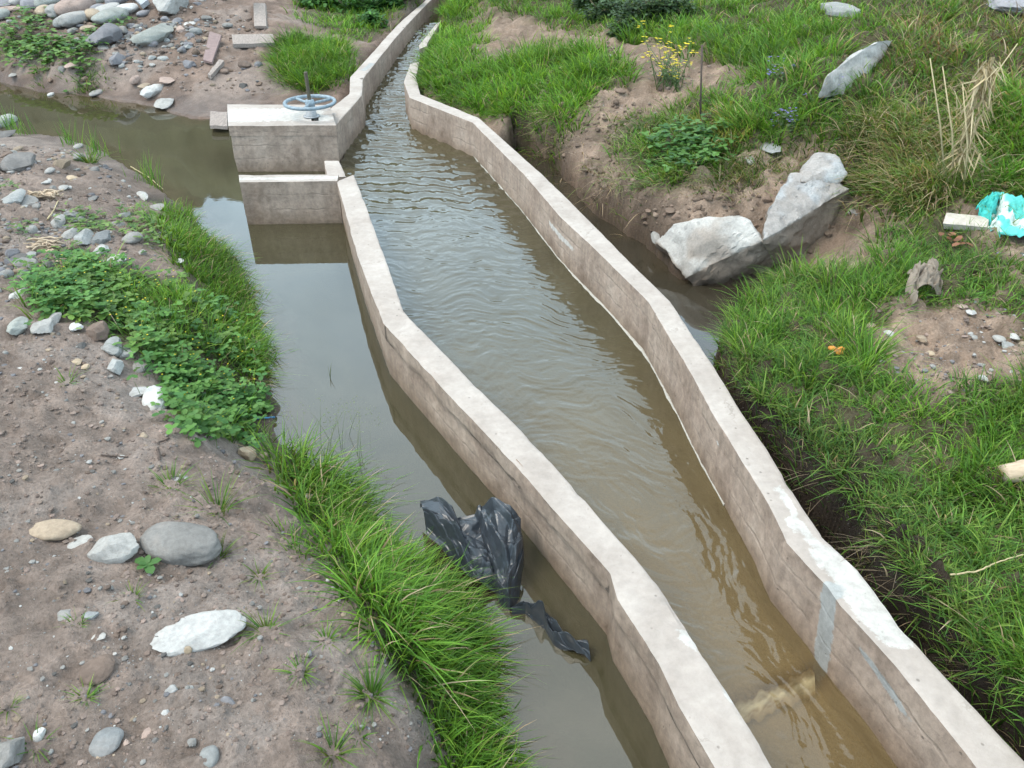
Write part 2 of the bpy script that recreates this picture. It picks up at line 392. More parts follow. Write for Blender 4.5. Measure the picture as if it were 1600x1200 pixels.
def ground(x, y, detail=True):
    x = np.asarray(x, float); y = np.asarray(y, float)
    sh = x.shape; x = x.ravel(); y = y.ravel()
    wob = fbm(x * 2.3, y * 2.3, 0, 3, 11) * .045 + fbm(x * 9, y * 9, 0, 2, 12) * .012
    z = np.full(x.shape, BED)
    near = sst(9, 3, y)
    for poly, T, w, sd, far in ((L1, T1, .42, 31, .9), (L2, T2, .22, 32, 1.2), (L3, T3, .14, 33, 1.7)):
        d = poly_sd(x, y, poly) + wob
        b = np.clip(T(x, y), .02, far)
        r = fbm(x * 1.6, y * 1.6, 0, 3, sd) * .035
        r = r + fbm(x * 5, y * 5, 0, 3, sd + 5) * (.024 if sd != 33 else .026)
        if detail:
            cl = fbm(x * 17, y * 17, 0, 3, sd + 9)
            k_ = 1.0 if sd == 31 else 1.7
            r = r + k_ * (cl * .0085 + np.maximum(fbm(x * 30, y * 30, 0, 2, sd + 12) - .25, 0) * .022)
            if sd == 33: r = r + fbm(x * 8, y * 8, 0, 4, 47) * .03
        b = np.maximum(b + r * sst(0, .35, b), .015)
        s = sst(-.02, w, d)
        hb = np.where(d > 0, .02 + (b - .02) * s, .02 + d * 1.6)
        if sd == 33: hb = np.where(d > 0, b * sst(-.015, .03, d), .02 + d * 8)
        z = np.maximum(z, np.maximum(hb, BED))
    # far hillside beyond the top of the picture
    hill = np.clip((y - 15.5) * np.where(x < -.22 * y, .38, .27), 0, 60) * (1 + .12 * fbm(x * .05, y * .05, 0, 3, 71))
    hill = hill + sst(16, 24, y) * (fbm(x * .35, y * .35, 0, 4, 72) * .9 + .4)
    z = np.where(y > 15.5, np.maximum(z, .4) + np.maximum(hill, 0), z)
    return z.reshape(sh)

def G(px, py):
    """ground point seen at photo pixel"""
    r = ray(px, py); a, b = .9, 22.0
    for n in (220, 24, 16):
        tt = np.linspace(a, b, n)
        X = r[0] * tt; Y = r[1] * tt; Z = H0 + r[2] * tt
        g = np.maximum(ground(X, Y, False), 0.0)
        k = int(np.argmax(Z <= g))
        if Z[k] > g[k]: k = n - 1
        a, b = tt[max(k - 1, 0)], tt[k]
    return np.array([X[k], Y[k], g[k]])

def Gl(l): return np.array([G(a, b)[:2] for a, b in l])

# vegetation zones (outlines on the ground)
Z_RB = Gl([(1118, 520), (1150, 475), (1240, 432), (1330, 440), (1385, 405), (1380, 365), (1430, 345), (1500, 345), (1600, 390), (1700, 420), (1700, 1350), (1668, 1250), (1542, 1085), (1470, 985), (1428, 930), (1370, 850), (1312, 768), (1246, 698), (1178, 640), (1136, 580)])
Z_BARE = Gl([(1318, 520), (1362, 484), (1450, 464), (1540, 466), (1660, 490), (1660, 612), (1570, 628), (1490, 636), (1390, 616), (1350, 580)])
Z_BARE2 = Gl([(1365, 650), (1430, 640), (1445, 690), (1380, 700)])
Z_BARE3 = Gl([(1530, 375), (1640, 380), (1640, 440), (1560, 425)])
Z_SL = Gl([(900, -25), (1100, -25), (1700, -25), (1700, 335), (1560, 318), (1480, 335), (1400, 330), (1345, 290), (1290, 225), (1200, 225), (1130, 250), (1060, 285), (1015, 275), (985, 245), (1020, 190), (1080, 150), (1170, 140), (1175, 115), (1120, 85), (1010, 62), (940, 55), (900, 30)])
Z_FR = Gl([(700, -30), (745, -20), (748, 40), (735, 95), (790, 120), (815, 80), (870, 70), (950, 95), (985, 125), (940, 135), (900, 165), (880, 235), (840, 215), (800, 200), (740, 172), (690, 158), (660, 140), (652, 105), (668, 78), (682, 40)])
Z_FB = Gl([(715, -40), (900, -40), (940, 20), (930, 50), (850, 38), (760, 18)])
Z_DB = Gl([(985, 185), (1040, 175), (1100, 215), (1120, 260), (1060, 300), (1000, 290), (965, 250)])
Z_TA = Gl([(432, 78), (470, 58), (520, 68), (548, 95), (545, 125), (505, 143), (455, 133), (432, 112)])
Z_LA = Gl([(470, -30), (650, -30), (650, 2), (605, 45), (575, 62), (545, 60), (500, 45), (470, 15)])
Z_LB = Gl([(258, 315), (295, 335), (335, 372), (370, 425), (392, 478), (405, 540), (400, 600), (365, 570), (330, 500), (300, 440), (262, 380)])
Z_CL = Gl([(45, 445), (130, 412), (220, 440), (300, 450), (350, 500), (400, 560), (405, 640), (345, 680), (300, 668), (262, 590), (205, 535), (150, 500), (70, 490)])
Z_NB = Gl([(432, 690), (500, 740), (560, 790), (640, 870), (700, 940), (745, 1020), (770, 1100), (810, 1200), (850, 1300), (740, 1300), (680, 1150), (620, 1040), (555, 935), (515, 850), (455, 760)])
Z_NB2 = Gl([(425, 832), (470, 828), (530, 850), (560, 900), (520, 890), (470, 865)])

def zone(x, y, poly, soft=.15):
    s = np.maximum(y, .2) + 1.6
    return sst(-soft * .3, soft * .3, (poly_sd(x, y, poly) + fbm(x * 3.1, y * 3.1, 0, 3, 51) * .10) / s * 2.5)

Z_WR = Gl([(205, 600), (270, 603), (276, 664), (215, 664)])
Z_ROCK = Gl([(1272, 158), (1285, 112), (1325, 80), (1365, 56), (1402, 56), (1392, 92), (1362, 122), (1330, 156)])

def build_ground():
    u = np.concatenate([np.linspace(-14, -3, 14)[:-1], np.linspace(-3, -1.02, 30)[:-1], np.linspace(-1.02, 1.02, 560), np.linspace(1.02, 3, 30)[1:], np.linspace(3, 14, 14)[1:]])
    s = np.concatenate([np.linspace(-5, 1.9, 24)[:-1], 1.9 * np.exp(np.linspace(0, math.log(19 / 1.9), 600)), 19 * np.exp(np.linspace(0, math.log(420 / 19), 60))[1:]])
    Y = np.repeat((s - 1.6)[:, None], len(u), 1); W = np.maximum(s, 1.9)[:, None]; X = u[None] * W
    Z = ground(X, Y)
    x, y, z = X.ravel(), Y.ravel(), Z.ravel()
    d1, d2, d3 = (poly_sd(x, y, p) for p in (L1, L2, L3))
    n = fbm(x * 1.3, y * 1.3, 0, 4, 61)[:, None]; n2 = fbm(x * 6, y * 6, 0, 4, 62)[:, None]
    c1 = np.array([.205, .160, .134]) * (1 + .16 * n + .16 * n2)
    c2 = np.array([.185, .135, .108]) * (1 + .2 * n + .22 * n2)
    c3 = np.array([.225, .165, .124]) * (1 + .18 * n + .2 * n2)
    C = np.where((d1 > d2)[:, None] & (d1 > d3)[:, None], c1, np.where((d2 > d3)[:, None], c2, c3))
    hollow_shade = fbm(x * 17, y * 17, 0, 3, 40)[:, None] + .8 * fbm(x * 5, y * 5, 0, 3, 36)[:, None]
    C = C * (1 + .13 * np.clip(hollow_shade, -1.2, 1))  # cavity shade of the hollows painted into the soil colour
    grv = sst(.0, .35, n[:, 0] + .5 * n2[:, 0] - .25)[:, None] * ((d1 > 0) | (d2 > 0))[:, None]
    C = C * (1 - .35 * grv) + np.array([.21, .19, .175]) * .35 * grv
    green = np.zeros(len(x))
    for zp in (Z_RB, Z_SL, Z_FR, Z_FB, Z_DB, Z_TA, Z_LA, Z_LB, Z_CL, Z_NB): green = np.maximum(green, zone(x, y, zp))
    for zp in (Z_BARE, Z_BARE3): green *= 1 - zone(x, y, zp)
    green = np.maximum(green, sst(15, 17, y))
    green = np.maximum(green, (d3 > 0) * sst(.9, 1.1, np.abs(x / (np.maximum(y, .3) + 1.6))))
    gc = np.where(y > 16, 1.0, 0.0)[:, None]
    gcol = np.array([.050, .048, .022]) * (1 + .3 * n2) * (1 - gc) + gc * np.array([.085, .092, .050]) * (1 + .5 * fbm(x * .25, y * .25, 0, 4, 63)[:, None])
    C = C * (1 - green[:, None] * .85) + gcol * green[:, None] * .85
    wet = sst(.16, .02, z + .03 * n2[:, 0])
    under = sst(.0, -.12, z)[:, None]
    # steep bank under the ditch turf: dark soil plus gap shade painted into colour
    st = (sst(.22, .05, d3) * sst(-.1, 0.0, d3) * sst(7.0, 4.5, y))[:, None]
    gap_shade = (sst(.10, .04, d3) * (d3 > -.2) * sst(3.6, 3.0, y) * (x > .8))[:, None]
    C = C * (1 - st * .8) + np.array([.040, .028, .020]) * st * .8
    C = C * (1 - gap_shade * .85) + np.array([.016, .011, .008]) * gap_shade * .85
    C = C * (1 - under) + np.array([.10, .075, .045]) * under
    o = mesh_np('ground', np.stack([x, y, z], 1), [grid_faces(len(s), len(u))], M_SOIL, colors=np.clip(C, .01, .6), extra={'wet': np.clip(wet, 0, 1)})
    return tag(o, kind='structure')
build_ground()

# ------------------------------------------------------------------ concrete walls
def wall(name, pairs, ztop, parent=None, zbot=-.5, ledge=0.0, marks=(), step=.025, ext=0.0, rough=1.0, label=None, seed=1):
    A = np.array([P(a[0], a[1], ztop) for a, b in pairs])[:, :2]; B = np.array([P(b[0], b[1], ztop) for a, b in pairs])[:, :2]
    if ext:
        da = A[-1] - A[-2]; db = B[-1] - B[-2]
        A = np.vstack([A, A[-1] + da / np.linalg.norm(da) * ext]); B = np.vstack([B, B[-1] + da / np.linalg.norm(da) * ext])
    a, b = [A[0]], [B[0]]
    for i in range(len(A) - 1):
        L = np.linalg.norm((A[i + 1] + B[i + 1] - A[i] - B[i]) / 2); st = step * max(1, .25 * (A[i][1]))
        n = max(2, int(L / st))
        for k in range(1, n + 1):
            a.append(A[i] + (A[i + 1] - A[i]) * k / n); b.append(B[i] + (B[i + 1] - B[i]) * k / n)
    a = np.array(a); b = np.array(b); n = len(a)
    across = (b - a); wd = np.linalg.norm(across, axis=1)[:, None]; across /= wd
    hs = [zbot, -.12, -.03, .0, .04, .08, .12, .16, .2, .225, .24, .255, .28, .31, ztop - .014, ztop - .004]
    hs = sorted(set([h for h in hs if h <= ztop - .004]))
    prof = []                                   # (offset along across from outer edge [0..1], metres, z)
    for h in hs: prof.append((0.0, 0.0, h, 1))
    for t in (.0, .12, .35, .65, .88, 1.0): prof.append((t, .008 if t == 0 else (-.008 if t == 1 else 0), ztop, 2))
    for h in reversed(hs): prof.append((1.0, 0.0, h, 3))
    V = []
    al = np.concatenate([[0], np.cumsum(np.linalg.norm(np.diff((a + b) / 2, axis=0), axis=1))])
    for (t, m, h, kind) in prof:
        off = np.full(n, m)
        zz = np.full(n, h)
        if kind == 1:
            off = off - (ledge * sst(-.01, .012, h - (ztop - .105) + .012 * fbm(al * 5, al * 0, 0, 3, seed)) if ledge else 0) + (-.006 * (ztop - h) if h > 0 else 0)
        p = a + across * (wd * t + off[:, None])
        q3 = (fbm(p[:, 0] * 2.2, p[:, 1] * 2.2, h * 2, 3, seed + 3) * .0022 + fbm(p[:, 0] * 14, p[:, 1] * 14, h * 14, 3, seed + 4) * .0016) * rough
        edge = abs(h - ztop) < .02 and kind != 2 or (kind == 2 and t in (0.0, 1.0))
        if edge:
            chip = np.maximum(fbm(al * 6, al * 0 + (0 if kind == 1 or t == 0 else 5), 0, 5, seed + 8, .6) - .55, 0) * .006
            zz = zz - chip * .7; q3 = q3 + (chip if (kind == 1 or t == 0) else -chip)
        if kind == 2: zz = zz + fbm(p[:, 0] * 4, p[:, 1] * 4, 0, 4, seed + 6) * .0025 * rough; q3 = q3 * (1 if t in (0., 1.) else 0)
        p = p + across * q3[:, None]
        V.append(np.column_stack([p, zz]))
    V = np.stack(V, 1).reshape(-1, 3); m = len(prof)
    F = [grid_faces(n, m)]
    capv = []
    for e in (0, n - 1):
        ring = V[e * m:(e + 1) * m]; k = len(hs)
        for j in range(k - 1):
            q = [e * m + j, e * m + j + 1, e * m + m - 2 - j, e * m + m - 1 - j]
            capv.append(q if e == 0 else q[::-1])
        for j in range(k, m - k - 1):                      # top strip down to the last side vertices
            pass
        top = [e * m + j for j in range(k - 1, m - k + 1)]
        for j in range(1, len(top) - 2):
            capv.append([top[0], top[j], top[j + 1], top[-1]] if e == 0 else [top[0], top[-1], top[j + 1], top[j]])
    F[0] = np.vstack([F[0], np.array(capv)])
    ex = {'white': np.zeros(len(V)), 'grey': np.zeros(len(V)), 'dark': np.zeros(len(V))}
    if ledge:
        outer = np.tile(np.array([h if k == 1 else 9 for (_, _, h, k) in prof]), n); alr = np.repeat(al, m)
        wv = ztop - .105 + .012 * fbm(alr * 5, alr * 0, 0, 3, seed)
        ex['dark'] = np.maximum(ex['dark'], sst(.016, .006, np.abs(outer - wv)) * (.30 + .45 * sst(-.3, .4, fbm(alr * 2.5, alr * 0, 1, 3, seed + 2))))
        ex['dark'] *= 1 - .9 * (al[-1] < 0)
    for (kind, p, q, r) in marks:                         # soft capsule marks between two world points
        p = np.array(p); q = np.array(q); e = q - p
        t = np.clip(((V - p) @ e) / (e @ e + 1e-9), 0, 1); d = np.linalg.norm(V - p - t[:, None] * e, axis=1)
        ex[kind] = np.maximum(ex[kind], sst(r * 1.5, r * .5, d))
    V = V.copy()
    o = mesh_np(name, V, F, M_CON, parent, extra=ex)
    es = o.modifiers  # sharp arrises through custom split by angle
    o.data.set_sharp_from_angle(angle=math.radians(38))
    return o

ZT = .34
LEFT = [((528, 283), (553, 273)), ((562, 400), (601, 400)), ((601, 503), (630, 486)), ((692, 602), (733, 592)), ((780, 694), (824, 682)), ((874, 800), (925, 794)), ((959, 895), (1012, 893)),
        ((970, 935), (1044, 934)), ((1036, 1036), (1106, 1034)), ((1066, 1102), (1150, 1104)), ((1124, 1200), (1208, 1200)), ((1190, 1310), (1278, 1310)), ((1290, 1480), (1384, 1480))]
lw = wall('channel_wall', LEFT, ZT, ledge=.011, ext=1.6, seed=3, marks=[
    ('dark', P(603, 512, .32), P(603, 590, .0), .012), ('dark', P(962, 900, .30), P(945, 985, .1), .012), ('white', P(1066, 990, ZT), P(1082, 1005, ZT), .025),
    ('white', P(1136, 1080, ZT), P(1142, 1092, ZT), .012), ('dark', P(700, 628, .24), P(705, 640, .2), .006), ('grey', P(690, 760, .2), P(760, 830, .2), .02),
    ('white', P(944, 928, .22), P(946, 936, .2), .012), ('dark', P(934, 1004, .0), P(940, 985, .06), .016), ('dark', P(956, 915, .27), P(948, 950, .18), .016), ('white', P(962, 905, .30), P(958, 925, .26), .010)])
tag(lw, 'long kinked concrete wall between the still pool and the flowing channel, broken joint near its front', 'concrete wall')
RIGHT = [((655, 96), (641, 100)), ((650, 122), (631, 128)), ((657, 147), (640, 152)), ((748, 184), (738, 191)), ((845, 270), (817, 270)), ((911, 335), (874, 337)), ((975, 400), (942, 400)), ((1046, 470), (1013, 471)),
         ((1106, 558), (1070, 565)), ((1155, 638), (1111, 640)), ((1199, 702), (1151, 704)), ((1252, 790), (1202, 788)), ((1285, 838), (1229, 847)), ((1340, 890), (1293, 915)), ((1368, 928), (1313, 945)),
         ((1406, 978), (1354, 989)), ((1446, 1024), (1397, 1036)), ((1606, 1195), (1527, 1200)), ((1690, 1290), (1602, 1295))]
rw = wall('channel_wall', RIGHT, ZT, ext=1.6, seed=13, marks=[
    ('white', P(1290, 870, ZT), P(1335, 915, ZT), .06), ('white', P(1335, 915, ZT), P(1395, 985, ZT), .075), ('white', P(1240, 815, ZT), P(1300, 880, ZT), .03), ('white', P(1210, 760, ZT), P(1240, 800, ZT), .02),
    ('grey', P(1300, 925, .33), P(1272, 1045, .0), .046), ('white', P(860, 350, .2), P(900, 400, .2), .02), ('white', P(965, 470, .24), P(1000, 510, .22), .016), ('white', P(1120, 690, .24), P(1140, 715, .22), .012),
    ('grey', P(1350, 1010, .26), P(1455, 1160, .2), .022), ('white', P(810, 300, .22), P(850, 345, .22), .008)])
tag(rw, 'long right hand concrete channel wall with white lime spill and grey mortar patch', 'concrete wall')
def keep_parent(o, p):
    o.parent = p; o.matrix_parent_inverse = Matrix.Translation([-float(v) for v in p.location])
up = wall('channel_wall', [((498, 184), (519, 202)), ((546, 146), (566, 148)), ((547, 120), (567, 123)), ((575, 90), (592, 91)), ((602, 59), (617, 60)), ((629, 31), (641, 33)), ((661, 4), (670, 3)), ((690, -26), (700, -26))], ZT, seed=29,
          marks=[('dark', P(565, 123, ZT), P(565, 123, .05), .012), ('dark', P(630, 43, ZT), P(630, 43, .1), .012), ('grey', P(568, 110, ZT), P(580, 100, ZT), .04)])
tag(up, 'upstream concrete wall bending away from the gate block along the narrow flume', 'concrete wall')
fr = wall('wall_fragment', [((690, 32), (681, 38)), ((680, 48), (668, 54)), ((668, 66), (655, 70)), ((667, 72), (655, 77))], .36, seed=37)
tag(fr, 'short broken grey concrete wall remnant half buried under grass on the narrow flume', 'concrete wall')
sill = wall('low_sill_wall', [((506, 251), (529, 251)), ((512, 278), (541, 276))], .22, seed=41)
tag(sill, 'low concrete sill joining the gate block to the channel wall', 'concrete wall')
wing = wall('wing_wall', [((374, 284), (373, 273)), ((450, 283), (450, 272)), ((527, 282), (529, 272))], .35, seed=43, marks=[('white', P(374, 279, .35), P(524, 277, .35), .03), ('white', P(374, 279, .35), P(374, 300, .25), .008)])
tag(wing, 'short straight concrete wing wall sticking out into the pool beside the gate', 'concrete wall')
pt = None

# ------------------------------------------------------------------ sluice gate
def quad_box(name, q, z0, z1, m, parent, nu=14, nv=12, nz=6, hole=None, amp=.004, seed=5, marks=()):
    """box over a ground quad q (4 xy, front-left front-right back-right back-left), subdivided and weathered"""
    q = np.array(q); us = np.linspace(0, 1, nu); vs = np.linspace(0, 1, nv)
    V, F = [], []
    def bl(u, v): return (q[0] * (1 - u) + q[1] * u) * (1 - v) + (q[3] * (1 - u) + q[2] * u) * v
    def add(grid):
        nr, nc = grid.shape[:2]; o = sum(len(x) for x in V); V.append(grid.reshape(-1, 3)); f = grid_faces(nr, nc) + o; return f
    top = np.array([[[*bl(u, v), z1] for u in us] for v in vs]); f = add(top)
    if hole is not None:
        i0, i1, j0, j1 = hole
        keep = [k for k in range(len(f)) if not (j0 <= k // (nu - 1) < j1 and i0 <= k % (nu - 1) < i1)]
        f = f[keep]
        ring = [(us[i0], vs[j0]), (us[i1], vs[j0]), (us[i1], vs[j1]), (us[i0], vs[j1]), (us[i0], vs[j0])]
        g = np.array([[[*bl(*r), zz] for r in ring] for zz in (z0 + .002, z1)]); F.append(add(g))
    F.append(f)
    for (p0, p1) in ((0, 1), (1, 2), (2, 3), (3, 0)):
        tt = np.linspace(0, 1, nu); zs = np.linspace(z0, z1, nz)
        g = np.array([[[*(q[p0] * (1 - t) + q[p1] * t), zz] for t in tt] for zz in zs]); F.append(add(g))
    V = np.vstack(V); F = np.vstack(F)
    c = q.mean(0); d = V[:, :2] - c; dl = np.linalg.norm(d, axis=1)[:, None] + 1e-6
    nz_ = fbm(V[:, 0] * 6, V[:, 1] * 6, V[:, 2] * 6, 4, seed)
    V[:, :2] += d / dl * nz_[:, None] * amp; V[:, 2] += fbm(V[:, 0] * 5, V[:, 1] * 5, 0, 3, seed + 2) * amp * .6 * (V[:, 2] > z0 + .01)
    ex = {'white': np.zeros(len(V)), 'grey': np.zeros(len(V)), 'dark': np.zeros(len(V))}
    for (kind, p, qq, r) in marks:
        p = np.array(p); qq = np.array(qq); e = qq - p
        t = np.clip(((V - p) @ e) / (e @ e + 1e-9), 0, 1); dd = np.linalg.norm(V - p - t[:, None] * e, axis=1)
        ex[kind] = np.maximum(ex[kind], sst(r * 1.5, r * .5, dd))
    o = mesh_np(name, V, [F], m, extra=ex, smooth=False)
    if parent is not None: keep_parent(o, parent)
    return o

ZD = .42
dq = [P(356, 197, ZD)[:2], P(525, 196, ZD)[:2], P(515, 164, ZD)[:2], P(355, 163, ZD)[:2]]
gate = empty('sluice_gate', [(dq[0] + dq[2])[0] / 2, (dq[0] + dq[2])[1] / 2, 0], 'square concrete sluice gate block with pale slab top and blue grey handwheel', 'sluice gate')
c0 = np.mean(dq, axis=0); bq = [c0 + (p - c0) * .985 for p in dq]
quad_box('gate_block', bq, -.5, ZD - .088, M_CON, gate, amp=.006, nz=14, nu=24, marks=[
    ('dark', P(494, 236, .17), P(494, 262, .03), .012), ('dark', P(500, 236, .17), P(508, 238, .17), .006), ('dark', P(370, 213, .325), P(410, 214, .325), .006)])
quad_box('deck_slab', dq, ZD - .09, ZD, M_CON, gate, hole=(11, 12, 3, 6), nu=15, nv=15, nz=4, amp=.004, seed=8, marks=[
    ('white', P(380, 180, ZD), P(470, 178, ZD), .22), ('white', P(480, 180, ZD), P(505, 185, ZD), .1)])
M_WHEEL = simple_mat('painted_steel', (.185, .235, .27), .5, .38, 40, 0, .5)
M_ROD = simple_mat('rusty_steel', (.10, .085, .06), .6, .4, 60, .3, .5, stretch=(1, 1, 6))
M_GREY = simple_mat('galvanised_steel', (.30, .31, .32), .55, .25, 40, .2, .5)
wc = P(484, 160, .55); gb = np.array([wc[0], wc[1], ZD])
t = np.linspace(0, 2 * math.pi, 65); R = .224
wheel = empty('handwheel', wc, None, None); keep_parent(wheel, gate)
wheel.location = [float(a - b) + float(b) for a, b in zip(wc, gate.location)]
def sub(name, VF, m, par, loc):
    v, f = VF; o = mesh_np(name, v - np.array(loc), f, m); o.parent = par; return o
th = np.arange(64) * 2 * math.pi / 64; ph = np.arange(12) * 2 * math.pi / 12
tor = np.stack([(R + .0165 * np.cos(ph)[None]) * np.cos(th)[:, None], (R + .0165 * np.cos(ph)[None]) * np.sin(th)[:, None], .0165 * np.sin(ph)[None] + 0 * th[:, None]], -1).reshape(-1, 3)
ti = grid_faces(65, 12, True); ti = ti % (64 * 12)
sub('rim', (tor + wc, [ti]), M_WHEEL, wheel, wc)
for a in (math.radians(35), math.radians(138), math.radians(268)):
    d = np.array([math.cos(a), math.sin(a), 0]); k = np.linspace(.03, R, 6)
    sub('spoke', tube(wc + d[None] * k[:, None] + np.array([0, 0, -.012]) * (1 - k / R)[:, None], .0125, 8), M_WHEEL, wheel, wc)
sub('hub', tube(np.array([wc + [0, 0, -.05], wc + [0, 0, -.02], wc + [0, 0, .022], wc + [0, 0, .026]]), [.042, .044, .04, .03], 18), M_WHEEL, wheel, wc)
sp_v = []
zz = np.linspace(ZD - .2, wc[2] + .265, 150)
o = mesh_np('spindle', *tube(np.stack([wc[0] + 0 * zz, wc[1] + 0 * zz, zz], 1), .0165 + .0016 * np.sin(zz * 700), 12), M_ROD); keep_parent(o, gate)
o = mesh_np('pedestal', *merge([tube(gb + np.array([[0, 0, .004], [0, 0, .014]]), .075, 24), tube(gb + np.array([[0, 0, .014], [0, 0, .02], [0, 0, .08], [0, 0, .085]]), [.055, .048, .045, .03], 20)]), M_GREY); keep_parent(o, gate)

# ------------------------------------------------------------------ water
def center(pairs, z): return np.array([(P(*a, z)[:2] + P(*b, z)[:2]) / 2 for a, b in pairs])
cl = center(LEFT, ZT); cr = center(RIGHT, ZT)
cl = np.vstack([cl[::-1], [P(518, 255, .2)[:2]], [P(516, 200, .42)[:2]], [P(556, 147, .34)[:2]], [P(557, 122, .34)[:2]], [P(583, 90, .34)[:2]], [P(610, 60, .34)[:2]], [P(635, 32, .34)[:2]], [P(665, 4, .34)[:2]], [P(695, -26, .34)[:2]]])
cr = np.vstack([cr[::-1], [P(664, 70, .34)[:2]], [P(684, 36, .34)[:2]], [P(702, 2, .34)[:2]], [P(722, -28, .34)[:2]]])
def line_x(line, y):
    i = np.argsort(line[:, 1]); return np.interp(y, line[i, 1], line[i, 0])
def chan_level(y):
    return np.interp(y, [0, 2, 8.2, 8.8, 11.2, 15, 20], [-.015, .012, .018, .024, .07, .14, .2])
def channel_water():
    s = np.concatenate([np.linspace(-.6, .3, 12)[:-1], .3 + 1.35 * (np.exp(np.linspace(0, math.log(15 / 1.35), 1250)) - 1)])
    y = s; nc = 190
    # sections run square to the flow closer to the viewer
    xl = line_x(cl, y); xr = line_x(cr, y); u = np.linspace(0, 1, nc)
    X = xl[:, None] + (xr - xl)[:, None] * u[None]; Y = np.repeat(y[:, None], nc, 1)
    ang = np.arctan2(np.gradient((xl + xr) / 2, y), 1.0)[:, None]
    k = np.ones(41) / 41; ang = np.convolve(np.pad(ang[:, 0], 20, 'edge'), k, 'valid')[:, None]
    ca, sa = np.cos(ang), np.sin(ang)
    # flow-aligned coordinates
    q = np.cumsum(np.concatenate([[0], np.diff(y) / np.cos(ang[1:, 0])]))[:, None] + 0 * X
    c = (X - ((xl + xr) / 2)[:, None]) * ca
    wx = fbm(q * 1.6, c * 2.2, 0, 3, 81) * .14; wy = fbm(q * 1.8, c * 2.4, 4, 3, 82) * .10
    Q, Cc = q + wx, c + wy
    big = fbm(Q * 3.0, Cc * 4.5, 0, 3, 83)
    tur = 1 - np.abs(fbm(Q * 3.6, Cc * 5.6, 0, 4, 84, .55))
    rip = fbm(Q * 13, Cc * 7.5, 0, 4, 85, .55)
    fine = fbm(Q * 34, Cc * 15, 0, 3, 86, .5)
    stand = np.sin((q + .05 * fbm(q * 4, c * 8, 0, 3, 87) - .25 * c * c) * 2 * math.pi / .19 + 1.6 * fbm(q * 1.2, c * 2.5, 0, 2, 88))
    fast = sst(6.9, 8.6, Y); nearf = sst(4.2, 2.2, Y); mid = (1 - fast)
    streak = fbm(Q * 2.6 + Cc * 1.5, Cc * 9.5 - Q * 1.2, 0, 4, 89, .55)
    chop = fbm(Q * 24, Cc * 9, 2, 4, 96, .6)
    wave = (1 - nearf) * (.0012 * big + .0013 * rip + .0014 * chop + .0006 * fine) + nearf * (.0016 * big + .0030 * streak + .0012 * tur + .0016 * rip + .0007 * chop + .0003 * fine)
    Z = chan_level(Y) + mid * wave
    Z = Z + fast * (.0085 * stand + .0035 * rip + .002 * chop)
    Z = Z + (sst(5.6, 7.0, Y) * (1 - fast)) * .005 * stand
    # shallow, clearer water towards the front and over the mortar seam
    sa, sb = P(1150, 1112, 0), P(1275, 1055, 0); se = sb - sa
    stt = np.clip(((X - sa[0]) * se[0] + (Y - sa[1]) * se[1]) / (se[0]**2 + se[1]**2), 0, 1); sdd = np.hypot(X - sa[0] - stt * se[0], Y - sa[1] - stt * se[1])
    shallow = sst(4.6, 1.2, Y) * .9 + .12 * fast + 1.0 * np.exp(-(sdd / .06)**2)
    o = mesh_np('water', np.stack([X, Y, Z], -1).reshape(-1, 3), [grid_faces(len(y), nc)], M_CH, extra={'shallow': np.clip(shallow, 0, 2).ravel()})
    return tag(o, kind='structure')
M_CH = water_mat('channel_water', (.060, .052, .028), (.185, .130, .058), .42, 30, .05, .02, (1, .6))
M_PO = water_mat('pool_water', (.052, .046, .025), (.105, .080, .046), .40, 5, .010, .012, (1, 1), 1.95)
M_DI = water_mat('ditch_water', (.038, .032, .022), (.07, .055, .035), .25, 6, .03, .02)
channel_water()

def channel_bed():
    y = np.concatenate([np.linspace(-.6, 6, 120)]); xl = line_x(cl, y); xr = line_x(cr, y); u = np.linspace(0, 1, 24)
    X = xl[:, None] + (xr - xl)[:, None] * u; Y = np.repeat(y[:, None], 24, 1)
    Z = -.085 - .10 * sst(1.8, 4.5, Y) + .012 * fbm(X * 4, Y * 4, 0, 4, 98)
    n = fbm(X * 5, Y * 3, 0, 4, 99).ravel()[:, None]
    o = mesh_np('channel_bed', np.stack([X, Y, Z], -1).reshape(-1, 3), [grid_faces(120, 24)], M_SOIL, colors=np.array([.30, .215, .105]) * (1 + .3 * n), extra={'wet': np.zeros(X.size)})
    tag(o, kind='structure')
channel_bed()

def flat_water(name, poly, m, z, near_shore=None):
    import bmesh
    poly = np.array(poly)
    bm = bmesh.new(); vs = [bm.verts.new((p[0], p[1], z)) for p in poly]; f = bm.faces.new(vs)
    bmesh.ops.triangulate(bm, faces=[f], quad_method='BEAUTY', ngon_method='EAR_CLIP')
    for _ in range(5):
        L = [e for e in bm.edges if e.calc_length() > .3]
        if L: bmesh.ops.subdivide_edges(bm, edges=L, cuts=1)
        bmesh.ops.triangulate(bm, faces=[f for f in bm.faces if len(f.verts) > 3])
    bmesh.ops.recalc_face_normals(bm, faces=bm.faces); bm.normal_update()
    for fc in bm.faces:
        if fc.normal.z < 0: fc.normal_flip()
    me = bpy.data.meshes.new(name); bm.to_mesh(me); bm.free()
    V = np.array([v.co[:] for v in me.vertices]); g = ground(V[:, 0], V[:, 1], False)
    a = me.attributes.new('shallow', 'FLOAT', 'POINT'); a.data.foreach_set('value', sst(-.3, .02, g).astype(np.float32))
    me.materials.append(m); return tag(link(bpy.data.objects.new(name, me)), kind='structure')
lp = center(LEFT, ZT)
